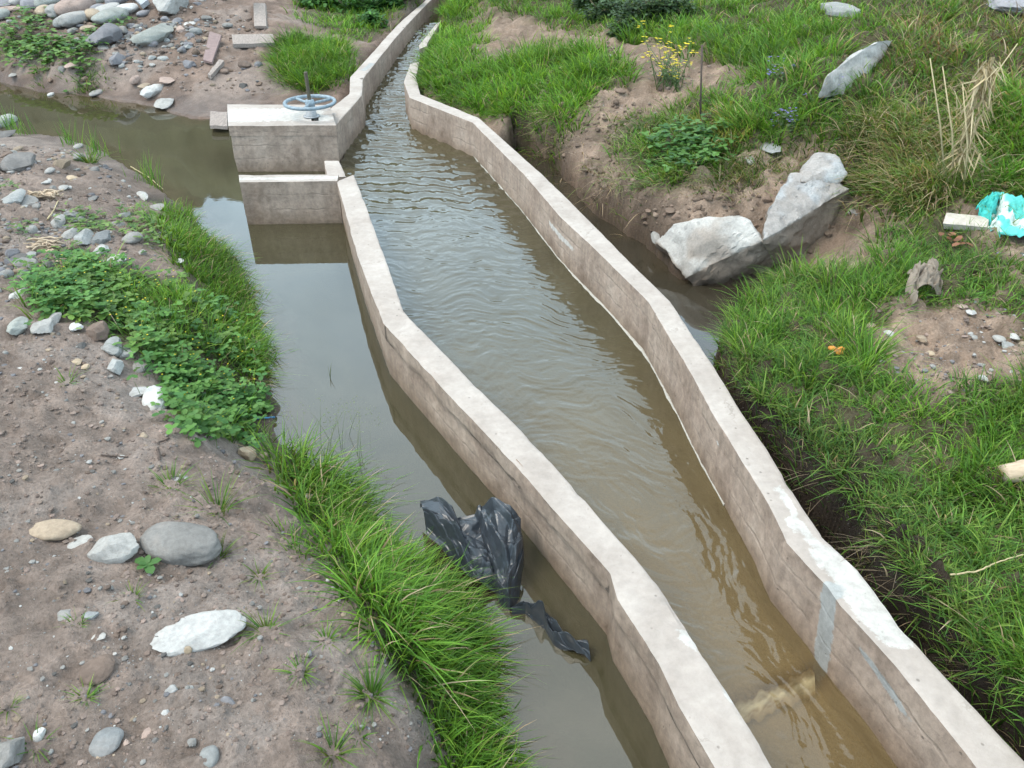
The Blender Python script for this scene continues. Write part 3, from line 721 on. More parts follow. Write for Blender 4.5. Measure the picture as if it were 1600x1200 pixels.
pool = [(-60, 10.2), (-60, 14), (-9, 13.5), P(0, 90)[:2], P(180, 120)[:2], P(330, 150)[:2], P(500, 175, .2)[:2], P(518, 215, .3)[:2], P(518, 262, .2)[:2]] + [tuple(p) for p in lp] + [(lp[-1] + (lp[-1] - lp[-2]) / np.linalg.norm(lp[-1] - lp[-2]) * 1.5)] + [(-.6, -.8), (-.9, 1.2), (-1.6, 2.6), (-2.6, 4.2), (-4.5, 6.0), (-9, 8.5)]
flat_water('pool_water', pool, M_PO, .0)
rp = center(RIGHT, ZT)
dit = [tuple(p) for p in rp[2:]] + [tuple(rp[-1] + (rp[-1] - rp[-2]) / np.linalg.norm(rp[-1] - rp[-2]) * 1.5)] + [(2.4, -.6), (2.6, 1.5), (2.2, 3.0), (2.6, 4.3), (2.2, 5.4), (1.2, 6.6), (.5, 8.0), (-.3, 9.0)]
flat_water('ditch_water', dit, M_DI, -.03)

# froth along the foot of the right wall
def froth():
    inner = np.array([P(*b, ZT)[:2] for a, b in RIGHT]); V, F = [], []
    L = []
    for i in range(3, 10):
        n = max(2, int(np.linalg.norm(inner[i + 1] - inner[i]) / .012))
        L += [inner[i] + (inner[i + 1] - inner[i]) * k / n for k in range(n)]
    L = np.array(L); T = np.gradient(L, axis=0); T /= np.linalg.norm(T, axis=1)[:, None]; Nn = np.column_stack([T[:, 1], -T[:, 0]])
    if Nn[0][0] > 0: Nn = -Nn
    al = np.arange(len(L)) * .012
    w = np.clip(.002 + .009 * fbm(al * 3, al * 0, 0, 5, 91, .7), .0, .02) * sst(0, .6, al) * sst(al[-1], al[-1] - 1.2, al)
    rows = []
    for k, (o, h) in enumerate(((-.012, .003), (.001, .006), (.6, .004), (1.0, -.006))):
        off = o if k < 2 else .003 + w * o
        p = L + Nn * np.reshape(np.broadcast_to(off, len(L)), (-1, 1)); rows.append(np.column_stack([p, chan_level(p[:, 1]) + h + .003 * fbm(al * 20, al * 0 + k, 0, 2, 92)]))
    V = np.stack(rows, 1).reshape(-1, 3)
    o = mesh_np('water_froth', V, [grid_faces(len(L), 4)], simple_mat('froth', (.34, .32, .28), .7, .2, 60))
    tag(o, 'thin white line of froth where flowing water meets the right channel wall', 'froth', kind='stuff')
froth()

# pale mortar seam across the bed of the flume near the patch
def seam():
    a, b = P(1150, 1112, -.03), P(1275, 1055, -.03); n, m = 60, 14
    V, Cc = [], []
    for i in range(n):
        t = i / (n - 1); c = a + (b - a) * t
        w = .062 + .020 * float(fbm(np.array(t * 6), np.array(0.), 0, 3, 95))
        for j in range(m):
            s = j / (m - 1) * 2 - 1; V.append([c[0] + .25 * s * w, c[1] + s * w, -.062 + .012 * (1 - s * s)])
            k_ = np.clip((1 - abs(s)**1.5) * (.75 + .6 * float(fbm(np.array(t * 9), np.array(s * 2.5), 0, 3, 97))), 0, 1)
            Cc.append(np.array((.30, .215, .105)) * (1 - k_) + np.array((.85, .83, .70)) * k_)
    o = mesh_np('mortar_seam', V, [grid_faces(n, m)], simple_mat('pale_mortar', (.8, .78, .66), .9, .2, 25, attr=True), colors=np.array(Cc))
    tag(o, 'pale mortar seam crossing the channel bed under shallow water', 'mortar seam')
seam()

# ------------------------------------------------------------------ rocks
def facet_rock(n, seed, k=14, sharp=1.0):
    V, F = ico(n); r = np.random.default_rng(seed)
    nn = r.normal(size=(k, 3)); nn /= np.linalg.norm(nn, axis=1)[:, None]; d = r.uniform(.72, 1.0, k)
    dots = V @ nn.T; rad = np.min(np.where(dots > .05, d / np.maximum(dots, .05), 9), axis=1); rad = np.minimum(rad, 1.25)
    rad *= 1 + .05 * fbm(V[:, 0] * 2.5, V[:, 1] * 2.5, V[:, 2] * 2.5, 4, seed % 1000) * sharp
    return V * rad[:, None], F

def round_rock(n, seed):
    V, F = ico(n); a = 1 + .16 * fbm(V[:, 0] * .9 + seed, V[:, 1] * .9, V[:, 2] * .9, 2, seed % 1000) + .015 * fbm(V[:, 0] * 5, V[:, 1] * 5, V[:, 2] * 5, 3, seed % 997)
    e = np.sign(V) * np.abs(V)**.93
    return e / np.linalg.norm(e, axis=1).max() * a[:, None], F

CLR = {'grey': (.25, .24, .225), 'pale': (.33, .32, .30), 'white': (.44, .43, .41), 'dark': (.13, .122, .115), 'tan': (.33, .26, .19), 'blue': (.205, .212, .212),
       'pink': (.34, .255, .215), 'brown': (.17, .125, .10), 'green': (.25, .258, .235), 'beige': (.38, .30, .21), 'bluegrey': (.265, .268, .258), 'slate': (.2, .195, .205), 'bpale': (.40, .385, .36), 'bcool': (.355, .365, .37)}
def stone(px, py, w, h, shape, colr, label, rot=0.0, flat=.6, sink=.25, group=None, seed=None, name='rock', cat='rock', tilt=0.0):
    """a stone whose outline is about w x h photo pixels, resting on the ground at px, py"""
    seed = seed or int(px * 7 + py * 13) + 3
    g = G(px, py); d = depth_at(g); W = w * d / FPX; Hh = h * d / FPX
    dep = math.atan2(H0 - g[2], math.hypot(g[0], g[1]))
    c = min(flat * Hh / math.cos(dep), .9 * W); b = math.sqrt(max((Hh**2 - (c * math.cos(dep))**2), (.35 * Hh)**2)) / math.sin(dep); b = min(b, 2.2 * W)
    n = 5 if w > 90 else (4 if w > 22 else 3)
    V, F = round_rock(n, seed) if shape == 'r' else facet_rock(n, seed, 9 + seed % 5)
    V = V / (V.max(0) - V.min(0)) * np.array([W, b, c])
    cr_, sr_ = math.cos(rot), math.sin(rot)
    if tilt:
        ct, s2 = math.cos(tilt), math.sin(tilt); V = np.column_stack([V[:, 0] * ct - V[:, 2] * s2, V[:, 1], V[:, 0] * s2 + V[:, 2] * ct])
    V = np.column_stack([V[:, 0] * cr_ - V[:, 1] * sr_, V[:, 0] * sr_ + V[:, 1] * cr_, V[:, 2]])
    C = np.array(CLR[colr]) * (1 + .12 * np.random.default_rng(seed).normal()) * np.ones((len(V), 1))
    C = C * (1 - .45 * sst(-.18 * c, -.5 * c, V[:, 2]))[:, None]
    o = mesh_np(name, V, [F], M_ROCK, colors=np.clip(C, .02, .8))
    o.location = (float(g[0]), float(g[1]), float(g[2] + c * (.5 - sink)))
    if shape != 'r': o.data.set_sharp_from_angle(angle=math.radians(24))
    return tag(o, label, cat, group)

ST = [  # foreground bank
 (285, 856, 132, 62, 'r', 'grey', 'largest smooth grey oval stone lying on the foreground dirt', -.18, .6),
 (84, 831, 82, 31, 'r', 'tan', 'long tan bean shaped stone on foreground dirt', .08, .6),
 (126, 852, 38, 27, 'a', 'pale', 'thin pale flat stone chip between tan stone and rough white rock', .3, .25),
 (181, 863, 80, 50, 'a', 'pale', 'rough whitish angular rock beside the big grey oval stone', .1, .75),
 (305, 990, 150, 52, 'a', 'white', 'long white flat stone half buried with a dark knobbly end', .35, .35),
 (367, 983, 38, 40, 'a', 'brown', 'knobbly brown grey lump at the end of the long white flat stone', 0, .8),
 (150, 1046, 54, 40, 'a', 'brown', 'brown earth coloured flat stone half sunk in the foreground dirt', .5, .3),
 (166, 1160, 46, 42, 'r', 'blue', 'round blue grey stone flush with the dirt at bottom left', 0, .3),
 (327, 1184, 30, 34, 'r', 'bluegrey', 'small blue grey speckled stone at the bottom edge', .4, .4),
 (12, 1184, 50, 56, 'a', 'grey', 'rough grey rock cut off by bottom left corner', 0, .7),
 (270, 1083, 22, 20, 'a', 'white', 'small white cream pebble below the long white stone', 0, .7),
 (299, 1079, 16, 12, 'a', 'bluegrey', 'small pale blue pebble right of the white cream pebble', 0, .7),
 (354, 1096, 28, 12, 'a', 'slate', 'flat slate coloured stone chip in lower foreground dirt', -.3, .3),
 (259, 1115, 13, 12, 'a', 'white', 'tiny bright white pebble in lower foreground dirt', 0, .7),
 (143, 962, 24, 12, 'a', 'blue', 'dark blue grey pebble left of the long white stone', 0, .5),
 (155, 995, 22, 13, 'a', 'pale', 'small flat pale stone left of long white stone', .2, .4),
 (103, 963, 26, 18, 'a', 'grey', 'cracked grey stone among foreground pebbles on the left', .2, .5),
 (279, 938, 20, 10, 'a', 'pink', 'flat reddish stone chip above the long white stone', 0, .3),
 (242, 1162, 16, 13, 'a', 'dark', 'small dark stone between the two blue grey stones', 0, .6),
 (63, 1150, 20, 20, 'a', 'white', 'small white rock beside the grass tuft bottom left', .5, .6),
 (293, 1018, 14, 12, 'a', 'beige', 'yellow beige pebble touching long white stone', 0, .7),
 (234, 1145, 26, 18, 'a', 'pink', 'pinkish flat stone near the bottom of the dirt bank', 0, .3),
 (300, 1162, 16, 14, 'a', 'grey', 'grey pebble above the blue speckled stone', 0, .6),
 # middle of left bank
 (245, 632, 38, 46, 'r', 'white', 'bright white smooth rock on the bank beside clover', .3, .7),
 (210, 614, 36, 22, 'a', 'white', 'narrow pale stone sliver left of the bright white rock', -.6, .3),
 (180, 577, 27, 27, 'a', 'bluegrey', 'grey blue angular stone lying alone on the slope below the clover', .3, .7),
 (180, 547, 30, 32, 'a', 'bluegrey', 'grey blue broken stone against the clover edge', .1, .7),
 (157, 524, 34, 30, 'a', 'brown', 'big brown earth clod beside the grey blue stones', 0, .8),
 (158, 543, 30, 8, 'a', 'grey', 'thin flat grey stone sliver under the earth clod', 0, .4),
 (200, 552, 24, 22, 'a', 'pale', 'pale crumbly stone tucked under clover leaves', 0, .6),
 (216, 575, 30, 18, 'a', 'grey', 'flat grey stone partly covered by clover leaves', -.3, .4),
 (33, 512, 30, 26, 'a', 'green', 'greenish grey stone at left end of the stone row', 0, .7),
 (69, 514, 32, 24, 'a', 'pale', 'pale angular stone next to greenish stone in the row', .2, .7),
 (86, 504, 18, 24, 'a', 'grey', 'upright grey stone shard in the stone row', 0, .8),
 (118, 513, 20, 14, 'a', 'white', 'white pebble at right end of stone row', 0, .6),
 (29, 463, 18, 20, 'a', 'white', 'white pebble left of the clover patch', 0, .6),
 (118, 568, 20, 10, 'a', 'beige', 'yellow beige flat pebble on the bare slope', 0, .5),
 (134, 575, 11, 9, 'a', 'beige', 'tiny peach pebble right of the beige pebble', 0, .6),
 (31, 579, 14, 9, 'a', 'white', 'tiny white chip alone on upper bare slope', 0, .5),
 (125, 542, 16, 12, 'a', 'dark', 'dark pebble on the slope left of the earth clod', 0, .6),
 (385, 714, 28, 28, 'a', 'beige', 'beige flat stone standing at the edge near the grass', .8, .7),
 (411, 713, 15, 12, 'a', 'beige', 'small beige pebble right of standing beige stone', 0, .6),
 (355, 655, 20, 24, 'a', 'brown', 'round brown grey stone under clover near the water', 0, .8),
 (318, 619, 14, 12, 'a', 'white', 'white pebble among the clover stems', 0, .6),
 (478, 780, 26, 18, 'a', 'grey', 'grey stone against foot of the near grass', 0, .6),
 (224, 683, 14, 12, 'a', 'tan', 'tan pebble on the slope below white rock', 0, .6),
 # rubble higher on the left bank
 (36, 258, 48, 30, 'a', 'dark', 'dark grey boulder alone on the upper left bank', 0, .8),
 (207, 375, 30, 19, 'r', 'grey', 'smooth grey oval stone beside the upper bank grass', 0, .7),
 (20, 315, 36, 26, 'a', 'bluegrey', 'blue grey flat broken slab at left edge', .2, .6),
 (45, 318, 24, 20, 'a', 'grey', 'grey stone leaning on the blue grey broken slab', .2, .7),
 (110, 369, 22, 18, 'a', 'pale', 'pale stone at left of angular rubble cluster', 0, .7),
 (130, 377, 26, 28, 'a', 'bluegrey', 'blue grey stone in the middle of angular rubble cluster', .2, .7),
 (158, 376, 30, 22, 'a', 'blue', 'dark blue grey stone at right of angular rubble cluster', -.2, .7),
 (160, 392, 24, 16, 'a', 'white', 'white faced stone at the front of angular rubble cluster', .1, .7),
 (92, 350, 22, 22, 'a', 'grey', 'leaning grey stone above the angular rubble cluster', .3, .7),
 (122, 343, 22, 12, 'a', 'blue', 'low dark stone half hidden in weeds above rubble cluster', 0, .5),
 (182, 409, 34, 18, 'a', 'white', 'white stone behind the clover patch', -.3, .5),
 (276, 410, 22, 10, 'a', 'white', 'white flat pebble at the foot of upper bank grass', 0, .5),
 (141, 311, 18, 12, 'a', 'grey', 'flat grey stone on the upper left bank dirt', 0, .4),
 (112, 279, 22, 9, 'a', 'beige', 'orange beige flat stone on the upper left bank', 0, .5),
 (78, 268, 12, 10, 'r', 'grey', 'small grey stone right of the dark boulder', 0, .7),
 (122, 230, 12, 9, 'r', 'grey', 'small grey stone at the pool edge of upper left bank', 0, .7),
 (28, 234, 12, 8, 'r', 'tan', 'small tan stone behind the dark boulder', 0, .7),
 (73, 285, 14, 8, 'a', 'white', 'white chip between dark boulder and orange beige stone', 0, .5),
 (98, 294, 16, 8, 'a', 'pale', 'pale flat chip below the orange beige stone', 0, .5),
 (222, 307, 18, 18, 'a', 'pale', 'pale stone near the upper grass tips', .5, .5),
 (243, 326, 26, 14, 'a', 'grey', 'grey brown stone against upper bank grass', 0, .5),
 (10, 212, 30, 16, 'a', 'dark', 'dark flat rock at the far left pool edge', 0, .6),
 (8, 193, 26, 22, 'r', 'green', 'rounded greenish stone at the far left pool edge', 0, .7),
 (44, 406, 18, 10, 'a', 'pale', 'pale stone on the left rubble strip', 0, .5),
 (18, 415, 20, 12, 'a', 'grey', 'grey stone on the left rubble strip', 0, .5),
 (48, 400, 20, 12, 'a', 'bluegrey', 'blue grey stone on the left rubble strip', 0, .5),
 # opposite bank of the pool
 (165, 66, 46, 40, 'a', 'slate', 'large grey violet angular boulder on the far bank', .2, .9),
 (243, 61, 54, 36, 'a', 'green', 'large greenish grey flat faced boulder on the far bank', -.1, .8),
 (183, 98, 22, 32, 'a', 'slate', 'narrow upright grey rock below the violet boulder', 0, .95),
 (267, 14, 42, 30, 'a', 'pale', 'large pale squared block at top of the rubble heap', -.1, .9),
 (240, 147, 22, 22, 'a', 'white', 'white stone on the mud at the pool edge', -.5, .8),
 (258, 164, 30, 17, 'a', 'pale', 'pale stone standing in the water edge below the white stone', .2, .7),
 (212, 128, 14, 17, 'r', 'pink', 'small pink oval stone on the far mud bank', 0, .8),
 (228, 137, 18, 14, 'a', 'tan', 'tan stone left above the white stone at pool edge', 0, .7),
 (116, 102, 19, 11, 'r', 'pink', 'flat pinkish pebble on the far bank under weeds', 0, .6),
 (151, 146, 17, 10, 'r', 'grey', 'grey flat pebble at the far waterline', 0, .6),
 (22, 117, 15, 8, 'a', 'pale', 'pale long pebble on far mud at left', .3, .5),
 (43, 88, 12, 10, 'r', 'grey', 'small round stone in the dark cut bank', 0, .8),
 (80, 148, 8, 6, 'r', 'white', 'tiny white pebble at the far waterline', 0, .7),
 (300, 37, 22, 9, 'a', 'white', 'white flat stone right of the rubble heap', 0, .6),
 (266, 40, 14, 11, 'a', 'grey', 'grey stone just under the pale squared block', 0, .7),
 (278, 36, 14, 12, 'r', 'slate', 'violet grey stone between block and white flat stone', 0, .8),
 (283, 48, 14, 16, 'a', 'pink', 'pinkish stone on the far dirt slope', .4, .6),
 (120, 63, 12, 8, 'a', 'white', 'white stone left of the violet boulder', 0, .7),
 (66, 74, 9, 7, 'r', 'beige', 'yellow cream pebble among far bank weeds', 0, .7),
 (213, 97, 8, 7, 'a', 'white', 'tiny white stone on the far slope right of narrow rock', 0, .7),
 (261, 125, 24, 18, 'a', 'pink', 'dull pink flat stone on the far dirt slope above the mud', .3, .3),
 # right side
 (1204, 233, 32, 16, 'a', 'bluegrey', 'blue grey stone in the slope above the split boulders', 0, .6),
 (1172, 252, 14, 12, 'a', 'grey', 'small grey stone left of the blue grey slope stone', 0, .6),
 (1305, 20, 36, 34, 'a', 'bluegrey', 'blue grey angular rock high on the right slope', .5, .6),
 (1572, 12, 70, 36, 'a', 'slate', 'large violet grey rock at the top right corner', 0, .7),
 (1331, 333, 16, 14, 'a', 'grey', 'small grey stone beside the right tip of split boulder', 0, .7),
 (1025, 380, 16, 24, 'a', 'pale', 'pale upright stone wedged left of the large boulder', 0, .9),
 (1390, 525, 12, 14, 'a', 'white', 'white pebble on left of right hand gravel patch', .6, .7),
 (1360, 510, 20, 10, 'a', 'beige', 'beige stone at grassy left tip of gravel patch', 0, .5),
 (1440, 530, 16, 12, 'a', 'tan', 'brown tan stone in the middle of gravel patch', 0, .6),
 (1522, 550, 22, 12, 'a', 'beige', 'beige flat stone in the gravel patch', 0, .5),
 (1561, 531, 18, 11, 'r', 'pale', 'pale smooth oval pebble at right of gravel patch', 0, .6),
 (1575, 541, 22, 12, 'a', 'bluegrey', 'blue grey flat stone below the pale oval pebble', 0, .4),
 (1585, 528, 16, 12, 'a', 'white', 'whitish stone at the right edge of gravel patch', 0, .7),
 (1454, 554, 11, 9, 'r', 'beige', 'small cream round pebble in the gravel patch', 0, .7),
 (1536, 593, 11, 12, 'a', 'white', 'white chip near lower edge of gravel patch', 0, .7),
 (1517, 489, 16, 8, 'a', 'white', 'white stone chip behind the gravel patch', .4, .5),
 (1502, 480, 18, 9, 'a', 'pink', 'brown pink flat stone behind the gravel patch', 0, .5),
 (1486, 545, 16, 14, 'a', 'beige', 'bone like cream stone in the gravel patch', -.8, .5),
]
for a in ST:
    stone(*a[:7], rot=a[7] if len(a) > 7 else 0, flat=a[8] if len(a) > 8 else .6, sink=.3 if a[8] > .45 else .4)
# heap of rounded river cobbles
HEAP = [(55, 12, 34, 26, 'slate', 'lilac grey cobble at left of the cobble heap'), (86, 8, 36, 26, 'green', 'greenish round cobble in the top of cobble heap'), (89, 24, 27, 22, 'grey', 'round brown grey cobble low in the cobble heap'),
        (120, 18, 38, 26, 'pink', 'big pinkish cobble in the middle of cobble heap'), (119, 36, 28, 22, 'grey', 'grey cobble at the foot of the heap middle'), (146, 28, 22, 17, 'tan', 'tan faced cobble low at right of heap middle'),
        (147, 6, 32, 20, 'green', 'grey green long cobble on the upper heap'), (97, 39, 22, 15, 'bluegrey', 'flat blue grey cobble at foot of cobble heap'), (69, 22, 22, 16, 'tan', 'yellowish cobble left of the brown grey cobble'),
        (176, 32, 34, 22, 'green', 'pale green cobble at right foot of the heap'), (170, 19, 28, 16, 'pale', 'pale angular stone in the right half of the heap'), (200, 17, 30, 14, 'white', 'whitish stone at the far right of the heap'),
        (183, 5, 22, 16, 'slate', 'violet stone in the upper right of the heap'), (130, 2, 24, 14, 'slate', 'violet grey cobble on the top edge of heap'), (32, 6, 24, 18, 'grey', 'grey cobble at left end of the heap'),
        (108, 2, 18, 12, 'pink', 'small pinkish cobble on the top edge of heap'), (155, 20, 18, 16, 'slate', 'small violet grey stone between tan and pale heap stones'), (5, 28, 20, 16, 'green', 'greenish cobble at left picture edge below slabs'),
        (170, 0, 24, 12, 'grey', 'grey cobble half cut by top edge of picture'), (138, 46, 22, 8, 'tan', 'flat tan stone lying in front of the cobble heap'), (115, 51, 12, 10, 'grey', 'small round grey stone in front of the cobble heap'), (225, 24, 16, 10, 'slate', 'small violet stone between heap and squared block')]
for (x, y, w, h, c, lb) in HEAP: stone(x, y, w * 1.06, h * 1.1, 'r', c, lb, rot=(x % 7) * .1 - .3, flat=.85, sink=.2, group='river cobbles piled on the far bank', name='cobble', cat='cobble')
for (x, y, w, h, c, lb) in [(6, 6, 36, 12, 'slate', 'grey broken slab stacked at the top left corner'), (12, 16, 36, 9, 'pink', 'reddish broken slab under the grey slab in top left corner')]:
    stone(x, y, w, h, 'a', c, lb, flat=.5, sink=.1, name='stone_slab', cat='stone slab')

# big boulders from their surveyed corners
def boulder(name, corners, label, colr, seed, amp=.02, low=(.20, .165, .135)):
    import bmesh
    Pw = np.array([P(a, b, c) + np.array(off if off else (0, 0, 0)) for a, b, c, off in corners])
    bm = bmesh.new()
    for p in Pw: bm.verts.new([float(v) for v in p])
    r = bmesh.ops.convex_hull(bm, input=bm.verts)
    bmesh.ops.delete(bm, geom=[v for v in bm.verts if not v.link_faces], context='VERTS')
    bmesh.ops.triangulate(bm, faces=bm.faces)
    for _ in range(5):
        L = [e for e in bm.edges if e.calc_length() > .035]
        if not L: break
        bmesh.ops.subdivide_edges(bm, edges=L, cuts=1); bmesh.ops.triangulate(bm, faces=[f for f in bm.faces if len(f.verts) > 3])
    bmesh.ops.smooth_vert(bm, verts=bm.verts, factor=.22, use_axis_x=True, use_axis_y=True, use_axis_z=True)
    bm.normal_update()
    V = np.array([v.co[:] for v in bm.verts]); Nn = np.array([v.normal[:] for v in bm.verts]); F = np.array([[v.index for v in f.verts] for f in bm.faces]); bm.free()
    d = fbm(V[:, 0] * 3.5, V[:, 1] * 3.5, V[:, 2] * 3.5, 4, seed) * amp * .7 + np.round(fbm(V[:, 0] * 5, V[:, 1] * 5, V[:, 2] * 7, 2, seed + 7) * 2.2) / 2.2 * amp * .8 - np.abs(fbm(V[:, 0] * 11, V[:, 1] * 11, V[:, 2] * 11, 4, seed + 5)) * amp * .6
    V = V + Nn * d[:, None]
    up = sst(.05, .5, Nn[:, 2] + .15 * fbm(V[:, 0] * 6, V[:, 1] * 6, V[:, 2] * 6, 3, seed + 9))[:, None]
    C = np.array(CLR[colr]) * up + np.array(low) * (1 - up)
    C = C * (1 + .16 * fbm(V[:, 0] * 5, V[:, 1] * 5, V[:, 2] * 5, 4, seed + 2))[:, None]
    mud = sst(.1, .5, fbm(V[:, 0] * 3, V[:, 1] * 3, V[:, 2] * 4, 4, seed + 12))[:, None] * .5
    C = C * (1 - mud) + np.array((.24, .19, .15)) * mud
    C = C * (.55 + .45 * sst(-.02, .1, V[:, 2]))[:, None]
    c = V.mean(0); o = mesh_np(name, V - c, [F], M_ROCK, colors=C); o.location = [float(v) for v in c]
    o.data.set_sharp_from_angle(angle=math.radians(32))
    return tag(o, label, 'boulder')
boulder('boulder', [(1026, 380, .14, None), (1050, 350, .28, None), (1102, 340, .40, None), (1166, 342, .44, None), (1190, 376, .33, None), (1216, 406, .14, None), (1204, 428, .02, None), (1150, 443, -.02, None), (1084, 449, -.04, None), (1070, 436, .03, None),
         (1040, 395, -.1, None), (1110, 345, -.1, (0, .2, 0)), (1190, 380, -.1, (0, .3, 0))], 'large pale boulder sloping into the dark ditch water', 'bpale', 301, .022)
boulder('boulder', [(1190, 376, .36, None), (1200, 322, .50, None), (1236, 272, .60, None), (1290, 268, .62, None), (1330, 294, .53, None), (1326, 306, .44, None), (1288, 322, .44, None), (1252, 340, .42, None), (1212, 412, .10, None), (1284, 388, .12, None), (1324, 326, .30, None), (1270, 370, -.05, (0, .3, 0)), (1215, 400, -.1, (0, .2, 0)), (1320, 320, -.05, (0, .4, 0))],
        'pale split boulder with dark underside leaning right of the big sloping boulder', 'bcool', 311, .022)
boulder('boulder', [(1250, 285, .58, None), (1254, 256, .63, None), (1274, 240, .69, None), (1308, 242, .69, None), (1303, 260, .65, None), (1326, 272, .60, None), (1310, 290, .54, None), (1280, 280, .2, (0, .2, 0))],
        'smaller pale slab resting on top of the split boulder', 'bcool', 321, .016)
sl_ = [(1278, 152), (1292, 118), (1330, 84), (1372, 62), (1396, 62), (1384, 88), (1356, 116), (1322, 150)]
sl_h = [.03, .08, .09, .08, .04, .01, .0, .0]
sl_c = []
for (a_, b_), h_ in zip(sl_, sl_h):
    z_ = float(G(a_, b_)[2]); sl_c += [(a_, b_, z_ + h_, None)]
sl_c += [(1325, 112, float(G(1325, 112)[2]) - .2, (0, .1, 0)), (1370, 85, float(G(1370, 85)[2]) - .2, (0, .1, 0))]
boulder('boulder', sl_c, 'long narrow pale rock slab slanting up the right grassy slope', 'bpale', 331, .014, low=(.30, .28, .26))

# loose gravel and clods on the banks
def gravel(name, n, zones, sizes, cols, seed, label, cat, sub_=1, sink=.3):
    r = np.random.default_rng(seed); px, py = [], []
    base = [facet_rock(sub_, 900 + k, 9) for k in range(7)] + [round_rock(sub_, 950 + k) for k in range(3)]
    parts_V, parts_F, parts_C, o = [], [], [], 0
    xs, ys, ss = [], [], []
    for (poly, cnt) in zones:
        poly = np.array(poly); q = np.column_stack([poly[:, 0] / (poly[:, 1] + 1.6), np.log(poly[:, 1] + 1.6)])
        lo, hi = q.min(0), q.max(0); got = 0
        while got < cnt:
            a = r.uniform(lo, hi, (cnt * 3, 2)); y = np.exp(a[:, 1]) - 1.6; x = a[:, 0] * (y + 1.6)
            ok = (poly_sd(x, y, poly) > 0) & (fbm(x * 2, y * 2, 0, 3, seed) > r.uniform(-1.0, .55, len(x)))
            x, y = x[ok][:cnt - got], y[ok][:cnt - got]; xs.append(x); ys.append(y); got += len(x)
    x = np.concatenate(xs); y = np.concatenate(ys); z = ground(x, y)
    keep = z > .03; x, y, z = x[keep], y[keep], z[keep]
    S = sizes[0] * (sizes[1] / sizes[0])**(r.random(len(x))**2.2) * (.45 + .55 * np.clip(y / 3, .4, 3))
    for i in range(len(x)):
        V, F = base[r.integers(10)]; a = r.uniform(0, 6.28); s = S[i] * np.array([r.uniform(.8, 1.2), r.uniform(.7, 1.1), r.uniform(.45, .8)])
        v = V * s; c, sn = math.cos(a), math.sin(a)
        v = np.column_stack([v[:, 0] * c - v[:, 1] * sn, v[:, 0] * sn + v[:, 1] * c, v[:, 2]]) + [x[i], y[i], z[i] + s[2] * (.5 - sink)]
        parts_V.append(v); parts_F.append(F + o); o += len(v)
        parts_C.append(np.repeat((np.array(cols[r.integers(len(cols))]) * r.uniform(.8, 1.15))[None], len(v), 0))
    ob = mesh_np(name, np.vstack(parts_V), [np.vstack(parts_F)], M_ROCK, colors=np.vstack(parts_C), smooth=False)
    return tag(ob, label, cat, kind='stuff')
A_FG = Gl([(-60, 520), (120, 520), (230, 620), (340, 690), (430, 760), (500, 850), (560, 940), (640, 1080), (700, 1230), (-60, 1230)])
A_UP = Gl([(-60, 225), (130, 240), (220, 310), (260, 380), (330, 440), (120, 410), (0, 520), (-60, 500)])
A_FB = Gl([(-40, 100), (60, 130), (240, 150), (420, 150), (440, 60), (330, -10), (-40, -10)])
A_BP = Z_BARE
A_RS = Gl([(740, 60), (900, 60), (1000, 80), (1170, 115), (1090, 130), (1000, 190), (900, 180), (800, 130), (740, 110)])
PEB = [CLR['grey'], CLR['pale'], CLR['slate'], CLR['brown'], CLR['tan'], CLR['slate'], CLR['brown'], CLR['dark'], CLR['grey'], CLR['white'], CLR['pink']]
PEB = [tuple(.8 * q_ for q_ in c_) for c_ in PEB]
A_FH = Gl([(110, 45), (330, 30), (330, 100), (180, 110)])
A_LE = Gl([(-60, 330), (60, 340), (110, 390), (40, 440), (-60, 440)])
gravel('gravel', 0, [(A_FG, 1500), (A_UP, 900), (A_LE, 350), (A_FB, 500), (A_FH, 350), (A_BP, 420), (Z_BARE3, 40), (A_RS, 160)], (.0030, .016), PEB, 401, 'loose mixed pebbles scattered over the bare earth banks', 'gravel')
gravel('rubble', 0, [(A_UP, 110), (A_LE, 90), (A_FB, 100), (A_FH, 140)], (.011, .038), PEB[:8] + [CLR['bluegrey']], 405, 'broken stone rubble strewn over the upper banks', 'rubble', 3)
A_BK = Gl([(800, 200), (880, 130), (960, 130), (1010, 170), (960, 250), (1010, 300), (1080, 310), (1150, 275), (1200, 280), (1180, 340), (1060, 345), (1010, 395), (930, 320), (860, 250)])
A_BN = Gl([(1195, 690), (1250, 690), (1330, 775), (1440, 925), (1540, 1060), (1510, 1075), (1400, 940), (1290, 790)])
CLOD = [(.20, .155, .13), (.18, .14, .115), (.16, .12, .10), (.22, .17, .145)]
gravel('soil_crumbs', 0, [(A_FG, 3000), (A_UP, 1200), (A_FB, 1400), (A_RS, 300), (A_BP, 400)], (.003, .015), CLOD, 402, 'crumbs of brown earth lying on the banks', 'soil crumbs', sink=.35)
gravel('earth_clods', 0, [(A_BK, 420), (A_FB, 200), (Gl([(1190, 260), (1330, 300), (1300, 400), (1200, 440), (1160, 300)]), 70)], (.005, .026), [(.17, .12, .09), (.14, .10, .075), (.19, .14, .105), (.12, .085, .062)], 404, 'crumbled earth clods on the cut faces of the banks', 'earth clods', 3, sink=.45)

